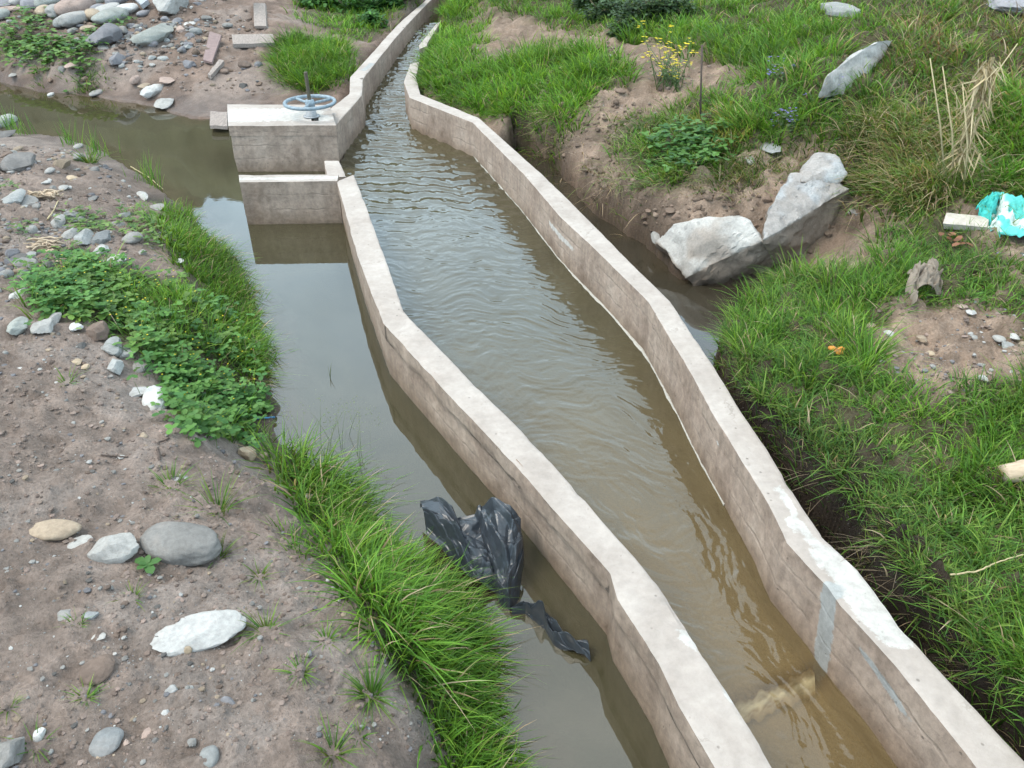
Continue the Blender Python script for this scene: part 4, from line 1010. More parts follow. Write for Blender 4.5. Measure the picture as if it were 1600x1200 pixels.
# ------------------------------------------------------------------ vegetation
def blades(pos, L, w, az, lean, droop, c0, c1, segs=4, tipfrac=1.6):
    """curved grass blades: arrays of n"""
    n = len(pos); V = []; C = []
    dirx, diry = np.cos(az), np.sin(az)
    rot = az + RNG.uniform(-1.2, 1.2, n) + math.pi / 2; sx, sy = np.cos(rot), np.sin(rot)
    for k in range(segs + 1):
        t = k / segs
        h = L * (t * np.cos(lean) - droop * t**2.2 * .5); r = L * (t * np.sin(lean) + droop * t**2 * .55)
        cx = pos[:, 0] + dirx * r; cy = pos[:, 1] + diry * r; cz = pos[:, 2] + h
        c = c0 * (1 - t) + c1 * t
        if k < segs:
            hw = w * (1 - t**tipfrac) * .5
            V.append(np.stack([cx - sx * hw, cy - sy * hw, cz], 1)); V.append(np.stack([cx + sx * hw, cy + sy * hw, cz], 1)); C += [c, c]
        else: V.append(np.stack([cx, cy, cz], 1)); C.append(c)
    m = 2 * segs + 1
    V = np.stack(V, 1).reshape(-1, 3); C = np.stack(C, 1).reshape(-1, 3)
    base = np.arange(n)[:, None] * m
    Q = np.concatenate([base + np.array([[2 * k, 2 * k + 1, 2 * k + 3, 2 * k + 2]]) for k in range(segs - 1)])
    T = base + np.array([[2 * segs - 2, 2 * segs - 1, 2 * segs]])
    return V, [Q, T], C

def sample(poly, n, r, holes=(), fuzz=.05, clump=None):
    poly = np.array(poly); q = np.column_stack([poly[:, 0] / (poly[:, 1] + 1.6), np.log(poly[:, 1] + 1.6)])
    lo, hi = q.min(0) - .01, q.max(0) + .01; X, Y, got, it = [], [], 0, 0
    while got < n and it < 200:
        it += 1
        a = r.uniform(lo, hi, (max(n * 2, 200), 2)); y = np.exp(a[:, 1]) - 1.6; x = a[:, 0] * (y + 1.6)
        jx, jy = x + r.normal(0, fuzz, len(x)) * (y + 1.6) * .25, y + r.normal(0, fuzz, len(x)) * (y + 1.6) * .25
        ok = poly_sd(jx, jy, poly) > 0
        for hl in holes: ok &= poly_sd(jx, jy, hl) < r.uniform(0, .10, len(x))
        if clump: ok &= fbm(x * clump[0], y * clump[0], 0, 3, clump[1]) > r.uniform(-clump[2], clump[2] * .6, len(x))
        X.append(x[ok]); Y.append(y[ok]); got += int(ok.sum())
    x, y = np.concatenate(X)[:n], np.concatenate(Y)[:n]
    return x, y

GREEN = [np.array(c) for c in ((.145, .305, .046), (.108, .250, .043), (.210, .345, .062), (.075, .185, .035))]
LUSH = [np.array(c) for c in ((.130, .300, .032), (.095, .240, .026), (.190, .350, .042), (.070, .180, .024))]
OLIVE = [np.array(c) for c in ((.15, .24, .045), (.19, .24, .06), (.11, .21, .035), (.23, .23, .085))]
BROWN = [np.array(c) for c in ((.17, .13, .07), (.20, .17, .09), (.12, .14, .05), (.11, .075, .045))]
DRY = [np.array(c) for c in ((.42, .34, .20), (.36, .28, .16), (.50, .42, .27))]

def tussocks(x, y, r, per, L, w, cols, lean=(.1, .8), droop=(.1, .7), spread=.025, bias=None, zoff=-.01, dry=.04, dark=.42, zfun=None, drycols=None):
    n = len(x); k = r.integers(max(2, int(per * .6)), int(per * 1.4) + 1, n); idx = np.repeat(np.arange(n), k); m = len(idx)
    hscale = r.uniform(.6, 1.25, n) * (1 + .3 * fbm(x * 2.1, y * 2.1, 0, 2, 201))
    az = r.uniform(0, 6.283, m); rad = spread * np.sqrt(r.random(m)) * 1.4
    bx = x[idx] + np.cos(az) * rad; by = y[idx] + np.sin(az) * rad; z = ground(bx, by, False) + zoff
    le = r.uniform(lean[0], lean[1], m) * np.clip(rad / (spread + 1e-6), .3, 1.2); dr = r.uniform(*droop, m)
    if bias is not None:
        dx = np.cos(az) * np.sin(le) + bias[0]; dy = np.sin(az) * np.sin(le) + bias[1]; az = np.arctan2(dy, dx); le = np.clip(np.hypot(dx, dy), 0, 1.15)
    LL = L * hscale[idx] * r.uniform(.5, 1.15, m); ww = w * r.uniform(.45, 1.65, m)
    tone = (1 + .25 * fbm(x * 1.7, y * 1.7, 0, 3, 202))[idx] * r.uniform(.75, 1.25, m)
    pal = np.array(cols); ci = pal[(r.integers(0, len(cols), n)[idx] + (r.random(m) < .35)) % len(cols)] * tone[:, None]
    isd = r.random(m) < dry; dc = np.array(drycols or DRY)[r.integers(0, 3, m)]
    ci = np.where(isd[:, None], dc, ci)
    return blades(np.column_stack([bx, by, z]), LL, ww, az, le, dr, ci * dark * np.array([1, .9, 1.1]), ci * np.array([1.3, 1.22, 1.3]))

def veg(name, sets, label, cat, kind='stuff', m=None, parent=None):
    V, C, o, F = [], [], 0, []
    Q, T = [], []
    for v, fs, c in sets:
        for f in fs:
            if len(f): (Q if f.shape[1] == 4 else T).append(f + o)
        V.append(v); C.append(c); o += len(v)
    F = ([np.vstack(Q)] if Q else []) + ([np.vstack(T)] if T else [])
    ob = mesh_np(name, np.vstack(V), F, m or M_GRASS, parent, colors=np.clip(np.vstack(C), .004, .8))
    if label: tag(ob, label, cat, kind=kind)
    return ob

r = np.random.default_rng(11)
# right hand turf beside the ditch
x, y = sample(Z_RB, 3400, r, (Z_BARE, Z_BARE2, Z_BARE3), .05)
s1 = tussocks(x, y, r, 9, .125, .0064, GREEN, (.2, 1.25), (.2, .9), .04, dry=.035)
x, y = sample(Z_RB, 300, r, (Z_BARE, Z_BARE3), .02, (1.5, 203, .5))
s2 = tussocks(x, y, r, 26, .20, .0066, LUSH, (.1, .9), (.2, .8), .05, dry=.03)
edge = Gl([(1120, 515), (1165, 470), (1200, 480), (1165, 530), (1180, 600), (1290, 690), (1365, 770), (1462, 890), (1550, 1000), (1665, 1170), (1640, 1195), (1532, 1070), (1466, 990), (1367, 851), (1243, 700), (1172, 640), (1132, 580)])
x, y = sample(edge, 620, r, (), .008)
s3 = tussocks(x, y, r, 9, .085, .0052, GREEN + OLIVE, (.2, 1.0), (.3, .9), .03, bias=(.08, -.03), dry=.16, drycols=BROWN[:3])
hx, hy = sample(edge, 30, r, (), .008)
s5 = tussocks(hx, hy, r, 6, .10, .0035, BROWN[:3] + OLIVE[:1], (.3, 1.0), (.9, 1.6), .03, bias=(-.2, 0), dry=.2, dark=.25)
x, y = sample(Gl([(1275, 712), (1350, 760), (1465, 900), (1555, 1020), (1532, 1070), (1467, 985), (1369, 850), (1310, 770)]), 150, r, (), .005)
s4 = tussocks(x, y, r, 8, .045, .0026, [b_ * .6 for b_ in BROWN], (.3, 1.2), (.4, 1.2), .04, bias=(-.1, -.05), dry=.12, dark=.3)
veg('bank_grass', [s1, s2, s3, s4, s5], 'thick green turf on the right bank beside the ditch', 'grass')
# slope above
SLc = np.array(Z_SL)
x, y = sample(Z_SL, 2600, r, (Z_ROCK,), .04)
u_ = x / (y + 1.6); yel = .75 * sst(.28, .5, u_) ; brn = sst(.38, .50, u_) * sst(6.0, 6.8, y)
a = (yel < r.random(len(x))); b = (~a) & (brn < r.random(len(x))); c = ~(a | b)
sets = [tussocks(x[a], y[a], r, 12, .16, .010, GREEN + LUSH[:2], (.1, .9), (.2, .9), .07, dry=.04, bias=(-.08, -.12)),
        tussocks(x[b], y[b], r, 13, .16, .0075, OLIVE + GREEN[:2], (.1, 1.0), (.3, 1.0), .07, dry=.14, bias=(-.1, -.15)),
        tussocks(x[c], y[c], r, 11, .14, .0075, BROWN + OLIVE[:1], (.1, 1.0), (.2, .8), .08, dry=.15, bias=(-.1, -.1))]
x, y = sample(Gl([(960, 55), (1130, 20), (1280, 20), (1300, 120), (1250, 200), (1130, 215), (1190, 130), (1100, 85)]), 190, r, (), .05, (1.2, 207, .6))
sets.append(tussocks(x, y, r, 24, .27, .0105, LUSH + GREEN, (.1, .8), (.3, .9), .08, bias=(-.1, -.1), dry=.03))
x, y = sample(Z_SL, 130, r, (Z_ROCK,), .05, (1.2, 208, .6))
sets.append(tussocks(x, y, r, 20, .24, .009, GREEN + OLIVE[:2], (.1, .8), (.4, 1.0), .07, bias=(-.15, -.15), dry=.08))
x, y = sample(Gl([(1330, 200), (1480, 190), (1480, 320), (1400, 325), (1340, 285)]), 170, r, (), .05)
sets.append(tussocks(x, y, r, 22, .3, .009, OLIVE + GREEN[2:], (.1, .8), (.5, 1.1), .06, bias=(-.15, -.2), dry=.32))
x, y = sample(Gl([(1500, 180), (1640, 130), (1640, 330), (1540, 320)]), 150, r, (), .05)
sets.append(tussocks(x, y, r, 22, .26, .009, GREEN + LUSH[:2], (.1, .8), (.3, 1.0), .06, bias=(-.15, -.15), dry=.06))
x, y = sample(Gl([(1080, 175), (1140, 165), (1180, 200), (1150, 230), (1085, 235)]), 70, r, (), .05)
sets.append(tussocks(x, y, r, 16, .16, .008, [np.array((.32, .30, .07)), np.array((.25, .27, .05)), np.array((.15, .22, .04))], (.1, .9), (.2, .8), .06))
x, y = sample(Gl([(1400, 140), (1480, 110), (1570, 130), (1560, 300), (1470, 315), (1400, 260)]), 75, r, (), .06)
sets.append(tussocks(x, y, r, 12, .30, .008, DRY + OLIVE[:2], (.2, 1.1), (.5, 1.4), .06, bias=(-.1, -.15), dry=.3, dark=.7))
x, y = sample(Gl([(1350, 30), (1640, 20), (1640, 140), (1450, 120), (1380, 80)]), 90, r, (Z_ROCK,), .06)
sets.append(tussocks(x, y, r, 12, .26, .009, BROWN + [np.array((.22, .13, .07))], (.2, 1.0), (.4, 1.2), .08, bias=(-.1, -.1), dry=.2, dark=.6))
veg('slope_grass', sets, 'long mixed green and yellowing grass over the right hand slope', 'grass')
x, y = sample(Z_DB, 260, r, (), .06)
x2, y2 = sample(Gl([(1130, 255), (1180, 240), (1190, 270), (1150, 300), (1080, 320), (1060, 300)]), 40, r, (), .05)
x3, y3 = sample(Gl([(850, 200), (890, 150), (905, 160), (880, 220), (920, 262), (960, 300), (1010, 340), (1000, 360), (930, 305), (870, 240)]), 70, r, (), .03)
x4, y4 = sample(Gl([(870, 125), (960, 95), (985, 125), (930, 160), (890, 190)]), 120, r, (), .03)
x5, y5 = sample(Gl([(1130, 245), (1260, 240), (1250, 290), (1180, 285), (1120, 300)]), 110, r, (), .05)
veg('bank_grass', [tussocks(x3, y3, r, 9, .2, .006, BROWN[:3] + OLIVE[:1], (.3, 1.0), (1.0, 1.7), .06, bias=(-.4, -.35), dry=.35), tussocks(x4, y4, r, 14, .17, .008, LUSH, (.2, 1.0), (.4, 1.2), .06, bias=(-.25, -.25), dry=.05),
    tussocks(x5, y5, r, 11, .12, .006, GREEN + OLIVE, (.2, 1.1), (.3, 1.0), .06, bias=(-.15, -.2), dry=.2), tussocks(x, y, r, 14, .15, .0075, GREEN + OLIVE[:2], (.2, 1.0), (.4, 1.1), .06, bias=(-.3, -.2), dry=.1), tussocks(x2, y2, r, 12, .1, .006, OLIVE, (.2, 1.0), (.4, 1.0), .05, bias=(-.2, -.2), dry=.2)],
    'trailing grass hanging on the eroded bank above the boulders', 'grass')
# flume edge right
x, y = sample(Z_FR, 1000, r, (), .03)
s1 = tussocks(x, y, r, 15, .23, .0105, LUSH, (.1, .95), (.2, .9), .08, dry=.02, bias=(-.1, -.12))
x, y = sample(Gl([(655, 140), (740, 172), (800, 200), (870, 225), (880, 205), (800, 175), (740, 150), (660, 120)]), 160, r, (), .02)
s2 = tussocks(x, y, r, 18, .17, .0075, LUSH, (.2, 1.0), (.5, 1.2), .06, bias=(-.25, -.35), dry=.05)
veg('flume_grass', [s1, s2], 'lush bright grass mounded against the right side of narrow flume', 'grass')
x, y = sample(Z_FB, 330, r, (), .03)
veg('flume_grass', [tussocks(x, y, r, 16, .2, .011, LUSH + GREEN[:1], (.1, .9), (.2, .9), .09, dry=.03)], 'distant bright grass along the top edge behind the bare earth', 'grass')
x, y = sample(A_RS, 60, r, (), .03)
s1 = tussocks(x, y, r, 9, .09, .007, GREEN, (.2, 1.1), (.2, .8), .05)
veg('sparse_grass', [s1], 'thin grass sprouting on the bare earth mound right of the flume', 'grass')
# clump by the gate
x, y = sample(Z_TA, 300, r, (), .02)
o = veg('grass_clump', [tussocks(x, y, r, 24, .24, .0085, LUSH, (.1, 1.0), (.3, 1.0), .08, dry=.03, bias=(-.03, -.15))], 'dense mounded grass clump on the dirt bank behind the handwheel', 'grass clump', kind='thing')
# left bank grass
x, y = sample(Z_LB, 420, r, (), .02)
s1 = tussocks(x, y, r, 12, .17, .0068, LUSH, (.1, .9), (.2, .9), .045, bias=(.18, -.03), dry=.05)
x, y = sample(Gl([(330, 370), (372, 425), (394, 475), (408, 540), (412, 600), (395, 600), (380, 520), (350, 440), (318, 385)]), 170, r, (), .02)
s2 = tussocks(x, y, r, 10, .17, .0052, GREEN, (.2, .9), (.4, 1.1), .04, bias=(.35, -.05), dry=.1)
veg('bank_grass', [s1, s2], 'green grass fringe on the upper left bank leaning over the pool', 'grass')
x, y = sample(Z_NB, 560, r, (), .02)
s1 = tussocks(x, y, r, 13, .215, .0072, LUSH, (.1, .9), (.25, .9), .05, bias=(.26, -.06), dry=.06)
x, y = sample(Gl([(440, 690), (520, 745), (620, 850), (700, 945), (755, 1050), (770, 1110), (740, 1090), (690, 990), (620, 900), (520, 790)]), 170, r, (), .02)
s2 = tussocks(x, y, r, 9, .20, .0062, GREEN + LUSH, (.2, .9), (.4, 1.0), .04, bias=(.35, -.12), dry=.06)
x, y = sample(Z_NB2, 40, r, (), .02)
s3 = tussocks(x, y, r, 12, .09, .004, LUSH, (.2, 1.1), (.2, .8), .035)
veg('bank_grass', [s1, s2, s3], 'long lush grass on the near left bank arching over dark plastic and water', 'grass')
# seed heads over the pool corner
pz = []
for k in range(26):
    q = G(500 + r.uniform(-60, 90), 690 + r.uniform(-10, 45)); az = r.uniform(0, 6.28); pz.append((q, az))
sets = []
pos = np.array([p for p, a in pz]); n = len(pos)
sets.append(blades(pos, r.uniform(.2, .3, n), np.full(n, .0022), np.array([a for p, a in pz]), r.uniform(.05, .5, n), r.uniform(.1, .4, n), np.tile((.05, .1, .03), (n, 1)), np.tile((.2, .25, .1), (n, 1))))
tip = sets[0][0].reshape(n, -1, 3)[:, -1]
m = 14; tp = np.repeat(tip, m, 0) + np.column_stack([r.normal(0, .014, n * m), r.normal(0, .014, n * m), r.uniform(-.06, .01, n * m)])
sets.append(blades(tp, np.full(n * m, .009), np.full(n * m, .0035), r.uniform(0, 6.28, n * m), r.uniform(0, 1.4, n * m), np.zeros(n * m), np.tile((.16, .22, .1), (n * m, 1)), np.tile((.26, .3, .16), (n * m, 1)), segs=2))
veg('seeding_grass', sets, 'fine grass seed heads standing over the pool at the near grass', 'grass')

# leafy cover
def leaves(pos, nrm_tilt, size, az, cols, r, ell=1.25, n_side=6):
    n = len(pos); th = np.arange(n_side) * 2 * math.pi / n_side
    lx = np.cos(th) * .5 * ell + .5 * ell; ly = np.sin(th) * .5
    lz = .18 * np.abs(ly) - .10 * (lx / ell)**2
    V = np.stack([lx, ly, lz], 1)[None] * size[:, None, None]
    ct, s_ = np.cos(nrm_tilt)[:, None], np.sin(nrm_tilt)[:, None]
    x1 = V[..., 0] * ct - V[..., 2] * s_; z1 = V[..., 0] * s_ + V[..., 2] * ct
    ca, sa = np.cos(az)[:, None], np.sin(az)[:, None]
    X = x1 * ca - V[..., 1] * sa; Y = x1 * sa + V[..., 1] * ca
    W = np.stack([X, Y, z1], -1) + pos[:, None]
    ctr = W.mean(1, keepdims=True) - np.array([0, 0, 1]) * size[:, None, None] * .05
    W = np.concatenate([W, ctr], 1).reshape(-1, 3)
    b = np.arange(n)[:, None, None] * (n_side + 1); k = np.arange(n_side)
    F = (b + np.stack([k, (k + 1) % n_side, 0 * k + n_side], 1)[None]).reshape(-1, 3)
    C = np.repeat(cols, n_side + 1, 0)
    return W, [F], C

CLV = np.array(((.075, .185, .042), (.055, .150, .038), (.105, .23, .050), (.12, .245, .065)))
def trefoils(x, y, r, hgt, size, pal=CLV, zfun=None):
    n = len(x); z = ground(x, y, False) + hgt * r.uniform(.25, 1.0, n); a0 = r.uniform(0, 6.28, n)
    sets = []; base = pal[r.integers(0, len(pal), n)] * r.uniform(.7, 1.2, n)[:, None]
    sz = size * r.uniform(.6, 1.3, n)
    for k in range(3):
        sets.append(leaves(np.column_stack([x, y, z]), r.uniform(-.35, .45, n), sz, a0 + k * 2.094 + r.normal(0, .15, n), base * r.uniform(.9, 1.1, n)[:, None], r))
    g = ground(x, y, False)
    jx = x + r.normal(0, .02, n); jy = y + r.normal(0, .02, n)
    st = blades(np.column_stack([jx, jy, g - .005]), np.hypot(np.hypot(x - jx, y - jy), z - g) * 1.02 + .004, np.full(n, .0022), np.arctan2(y - jy, x - jx), np.arctan2(np.hypot(x - jx, y - jy), np.maximum(z - g, .004)), np.zeros(n), base * .6, base * .8, segs=2, tipfrac=6)
    sets.append(st); return sets
x, y = sample(Z_CL, 1050, r, (Z_WR,), .07, (3.0, 211, .7))
sets = trefoils(x, y, r, .12, .022)
x, y = sample(Z_CL, 620, r, (Z_WR,), .05, (3.5, 212, .7)); sets += trefoils(x, y, r, .07, .032, CLV * np.array([1.15, .95, .9]))
x, y = sample(Z_CL, 260, r, (Z_WR,), .09); sets += trefoils(x, y, r, .05, .016, CLV * np.array([1.7, 1.2, .9]))
x, y = sample(Z_CL, 190, r, (Z_WR,), .05)
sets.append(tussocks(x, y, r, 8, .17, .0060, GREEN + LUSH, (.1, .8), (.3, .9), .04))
x, y = sample(Gl([(180, 450), (300, 455), (330, 500), (300, 540), (230, 520)]), 60, r, (), .03)
sets.append(tussocks(x, y, r, 14, .17, .0042, LUSH, (.05, .6), (.1, .6), .04))
x, y = sample(Z_CL, 130, r, (Z_WR,), .03); n = len(x)
sets.append(leaves(np.column_stack([x, y, ground(x, y, False) + r.uniform(.07, .13, n)]), r.uniform(-.3, .3, n), np.full(n, .009), r.uniform(0, 6, n), np.tile((.55, .45, .03), (n, 1)), r))
for (cx, cy, cnt, rd) in ((272, 588, 20, 26), (320, 672, 40, 40), (300, 668, 20, 24), (395, 640, 30, 26), (85, 485, 34, 40)):
    px = cx + r.normal(0, rd * .5, cnt); py = cy + r.normal(0, rd * .28, cnt); q = np.array([G(a, b) for a, b in zip(px, py)]); sets += trefoils(q[:, 0], q[:, 1], r, .06, .026)
veg('clover_patch', sets, 'spreading clover like weeds with tiny yellow flowers on the left bank', 'clover', m=M_LEAF)
# small weeds: far bank and rubble
sets = []
for poly, cnt, sz in ((Gl([(0, 50), (60, 55), (100, 70), (90, 100), (60, 110), (0, 85)]), 240, .05), (Gl([(110, 60), (150, 55), (150, 110), (130, 130), (110, 125)]), 170, .045), (Gl([(20, 20), (70, 22), (90, 45), (60, 60), (20, 40)]), 60, .05), (Gl([(180, 38), (200, 35), (200, 45), (185, 45)]), 25, .04)):
    x, y = sample(poly, cnt, r, (), .04); sets += trefoils(x, y, r, .12, sz, CLV * np.array([1.1, .95, .9]))
for poly, cnt in ((Gl([(0, 45), (15, 45), (18, 90), (0, 95)]), 30), (Gl([(120, 120), (155, 118), (155, 132), (125, 134)]), 30), (Gl([(60, 85), (80, 85), (80, 115), (65, 115)]), 16)):
    x, y = sample(poly, cnt, r, (), .03); sets.append(tussocks(x, y, r, 12, .14, .009, GREEN, (.2, 1.1), (.4, 1.0), .06))
veg('weed_cover', sets, 'low green weeds creeping over the cut far bank', 'weeds', m=M_LEAF)
sets = []
for poly, cnt in ((Gl([(110, 335), (160, 340), (180, 365), (130, 368), (105, 355)]), 130), (Gl([(200, 330), (262, 340), (275, 390), (230, 400), (205, 370)]), 200), (Gl([(90, 395), (150, 405), (140, 425), (95, 420)]), 60), (Gl([(0, 290), (12, 290), (12, 305), (0, 308)]), 20), (Gl([(30, 350), (60, 350), (60, 380), (30, 380)]), 18)):
    x, y = sample(poly, cnt, r, (), .04); sets += trefoils(x, y, r, .06, .02, CLV * np.array([1.3, .95, 1.1]))
x, y = sample(Gl([(190, 330), (262, 330), (275, 380), (215, 370)]), 60, r, (), .04); sets.append(tussocks(x, y, r, 8, .1, .004, OLIVE + BROWN[:2], (.2, 1.1), (.2, .8), .04, dry=.2))
veg('weed_cover', sets, 'scraggly weeds among the stones of the upper left bank', 'weeds', m=M_LEAF)

# leafy shrubs
def shrub(label, blobs, size, cols, r, cnt, name='leafy_shrub', stems=True):
    c0 = np.mean([b[0] for b in blobs], axis=0); o = empty(name, c0, label, 'shrub')
    P_, C_ = [], []
    for (c, rad) in blobs:
        n = int(cnt); d = r.normal(size=(n, 3)); d /= np.linalg.norm(d, axis=1)[:, None]; d[:, 2] = np.abs(d[:, 2])
        rr = r.random(n)**.4; rr *= 1 + .3 * fbm(d[:, 0] * 3, d[:, 1] * 3, d[:, 2] * 3, 3, int(c[0] * 100) % 500 + 3)
        p = c + d * rr[:, None] * np.array(rad); P_.append(p)
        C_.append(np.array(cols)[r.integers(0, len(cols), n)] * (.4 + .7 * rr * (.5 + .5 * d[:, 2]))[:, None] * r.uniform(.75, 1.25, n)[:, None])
    p = np.vstack(P_); C = np.vstack(C_); n = len(p)
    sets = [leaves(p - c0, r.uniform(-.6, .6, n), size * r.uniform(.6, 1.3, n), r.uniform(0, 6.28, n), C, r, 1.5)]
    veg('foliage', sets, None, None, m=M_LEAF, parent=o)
    st = []
    for (c, rad) in blobs:
        for k in range(5):
            e = c + np.array([r.normal(0, rad[0] * .4), r.normal(0, rad[1] * .4), rad[2] * .8]); b = np.array([c[0], c[1], c[2] - .05])
            st.append(tube(np.array([b, (b + e) / 2 + r.normal(0, .02, 3), e]) - c0, [.006, .005, .003], 5))
    for q_ in st: mesh_np('stem', *q_, M_STEM, o)
M_STEM = simple_mat('plant_stem', (.09, .075, .04), .8, .3, 30)
def GG(px, py, up=0.0): g = G(px, py); return g + np.array([0, 0, up])
DK = [(.045, .085, .035), (.06, .11, .04), (.035, .07, .03), (.075, .125, .06)]
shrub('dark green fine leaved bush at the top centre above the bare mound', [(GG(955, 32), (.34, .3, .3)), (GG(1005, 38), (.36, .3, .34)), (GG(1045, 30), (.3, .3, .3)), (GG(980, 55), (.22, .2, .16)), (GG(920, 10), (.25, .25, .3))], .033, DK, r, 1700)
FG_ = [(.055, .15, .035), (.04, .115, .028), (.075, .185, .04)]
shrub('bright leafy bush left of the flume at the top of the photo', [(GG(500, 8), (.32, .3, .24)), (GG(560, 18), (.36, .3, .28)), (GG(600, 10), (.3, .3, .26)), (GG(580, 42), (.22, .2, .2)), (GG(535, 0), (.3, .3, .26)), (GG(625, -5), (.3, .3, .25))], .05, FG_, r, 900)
x, y = sample(Z_LA, 260, r, (), .04)
veg('flume_grass', [tussocks(x, y, r, 15, .2, .011, LUSH, (.1, .9), (.2, .9), .09)], 'grass around the leafy bush left of the flume', 'grass')
x, y = sample(Gl([(1020, 215), (1075, 205), (1130, 235), (1090, 270), (1020, 262)]), 300, r, (), .04)
veg('clover_patch', trefoils(x, y, r, .1, .035, CLV * .8), 'dark leafy weeds spreading down the bank above the big boulder', 'clover', m=M_LEAF)

# flowering plants
def flower_plant(name, label, stems, fcol, fsize, r, leafcols, nfl=5, leafsize=.02):
    base = np.mean([G(*s[0]) for s in stems], axis=0); o = empty(name, base, label, 'flowering plant')
    sv, fl, flc, lf, lfc = [], [], [], [], []
    for (bp, tp, h) in stems:
        b = G(*bp); d = ray(*tp); t = b[1] / d[1]; e = np.array([d[0] * t, d[1] * t, H0 + d[2] * t])
        mid = (b + e) / 2 + np.array([r.normal(0, .02), r.normal(0, .02), .01]); sv.append(tube(np.array([b, mid, e]) - base, [.004, .0035, .002], 5))
        for k in range(nfl):
            fl.append(e - base + np.array([r.normal(0, .022), r.normal(0, .022), r.uniform(-.05, .012)]))
        for k in range(10):
            q = b + (e - b) * r.uniform(.05, .75); lf.append(q - base + r.normal(0, .008, 3))
    for q_ in sv: mesh_np('stem', *q_, M_STEMG, o)
    lf = np.array(lf); n = len(lf); veg('foliage', [leaves(lf, r.uniform(-.6, .6, n), leafsize * r.uniform(.6, 1.3, n), r.uniform(0, 6.3, n), np.array(leafcols)[r.integers(0, len(leafcols), n)], r, 1.9)], None, None, m=M_LEAF, parent=o)
    fl = np.array(fl); n = len(fl); S = []
    for k in range(4): S.append(leaves(fl, np.full(n, .2), np.full(n, fsize), k * 1.571 + np.zeros(n), np.tile(fcol, (n, 1)) * r.uniform(.85, 1.1, (n, 1)), r, 1.0))
    veg('blossoms', S, None, None, m=M_LEAF, parent=o)
M_STEMG = simple_mat('green_stem', (.08, .14, .04), .7, .3, 30)
ys = [((1040 + r.uniform(-15, 25), 135 + r.uniform(-12, 12)), (1048 + r.normal(0, 26), 82 + r.normal(0, 20)), 0) for k in range(30)]
flower_plant('yellow_flower_plant', 'tall yellow flowering weed beside the bare earth mound', ys, (.75, .62, .02), .016, r, [(.09, .15, .06), (.12, .18, .08)])
for lb, cx, cy in (('purple flowering weed in the grass just right of the dark stake', 1232, 175), ('small purple flowering weed left of the long pale slab', 1220, 100), ('purple flower sprig at foot of the long pale slab', 1290, 128)):
    vs = [((cx + r.normal(0, 10), cy + 22 + r.normal(0, 6)), (cx + r.normal(0, 14), cy + r.normal(0, 10)), 0) for k in range(8)]
    flower_plant('purple_flower_plant', lb, vs, (.20, .16, .48), .012, r, [(.09, .13, .07), (.12, .16, .1)], 4)

# tall dry reed plant on the right
def reed():
    b = GG(1485, 300); o = empty('dry_reed_plant', b, 'tall pale dry reed stalk with drooping dead leaves on the right slope', 'reed')
    n = 26; tops = [(1470 + r.normal(0, 16), 92 + r.normal(0, 30)) for _ in range(n)]
    sv, bl = [], []
    for k in range(3):
        bp = b + np.array([r.normal(0, .035), r.normal(0, .03), 0]); d = ray(1478 + r.normal(0, 20), 95 + r.uniform(-20, 50)); t = (bp[1] + .05) / d[1]; e = np.array([d[0] * t, d[1] * t, H0 + d[2] * t])
        m = (bp + e) / 2 + r.normal(0, .02, 3); sv.append(tube(np.array([bp, m, e]) - b, [.006, .005, .003], 6))
    d = ray(1590, 68); t = (b[1] + .1) / d[1]; e = np.array([d[0] * t, d[1] * t, H0 + d[2] * t]); q = b + (e - b) * .45 + np.array([-.1, 0, .1])
    sv.append(tube(np.array([b, q, e]) - b, [.006, .005, .003], 6))
    for q_ in sv: mesh_np('stalk', *q_, M_STRAW, o)
    nb = 330; hh = 1 - .8 * r.random(nb)**1.3; top = np.array([0, .02, .95 * (depth_at(b) * 205 / FPX)])
    pos = top[None] * hh[:, None] + r.normal(0, .03, (nb, 3)) * np.array([1, 1, .5])
    c = np.array(DRY)[r.integers(0, 3, nb)] * r.uniform(.75, 1.2, nb)[:, None]
    s = blades(pos, r.uniform(.08, .22, nb), r.uniform(.006, .014, nb), r.uniform(0, 6.28, nb), r.uniform(1.9, 3.0, nb), r.uniform(-.5, .3, nb), c * .8, c, segs=5)
    g = blades(np.column_stack([r.normal(0, .05, 60), r.normal(0, .05, 60), np.zeros(60)]), r.uniform(.25, .6, 60), r.uniform(.004, .008, 60), r.uniform(0, 6.28, 60), r.uniform(.1, .6, 60), r.uniform(.3, 1, 60), np.tile((.06, .1, .03), (60, 1)), np.tile((.16, .2, .07), (60, 1)))
    veg('dead_leaves', [s], None, None, m=M_DRY, parent=o); veg('green_leaves', [g], None, None, m=M_GRASS, parent=o)
M_STRAW = simple_mat('straw', (.40, .33, .19), .7, .25, 30)
reed()
def dry_stalks(label, base, tips, r):
    b = G(*base); o = empty('dry_grass_stalk', b, label, 'dry grass'); sv = []
    for tp in tips:
        d = ray(*tp); t = (b[1] - .08) / d[1]; e = np.array([d[0] * t, d[1] * t, H0 + d[2] * t]); m = (b + e) / 2 + np.array([0, -.03, .1])
        k = np.linspace(0, 1, 9)[:, None]; cv = b * (1 - k)**2 + 2 * m * k * (1 - k) + e * k * k
        sv.append(tube(cv - b, np.linspace(.005, .0015, 9), 5))
    for q_ in sv: mesh_np('stalk', *q_, M_STRAW, o)
dry_stalks('bent straw coloured stalks dangling over the ditch from the bank', (930, 215), [(898, 285), (880, 292), (905, 262), (893, 250), (925, 275)], r)

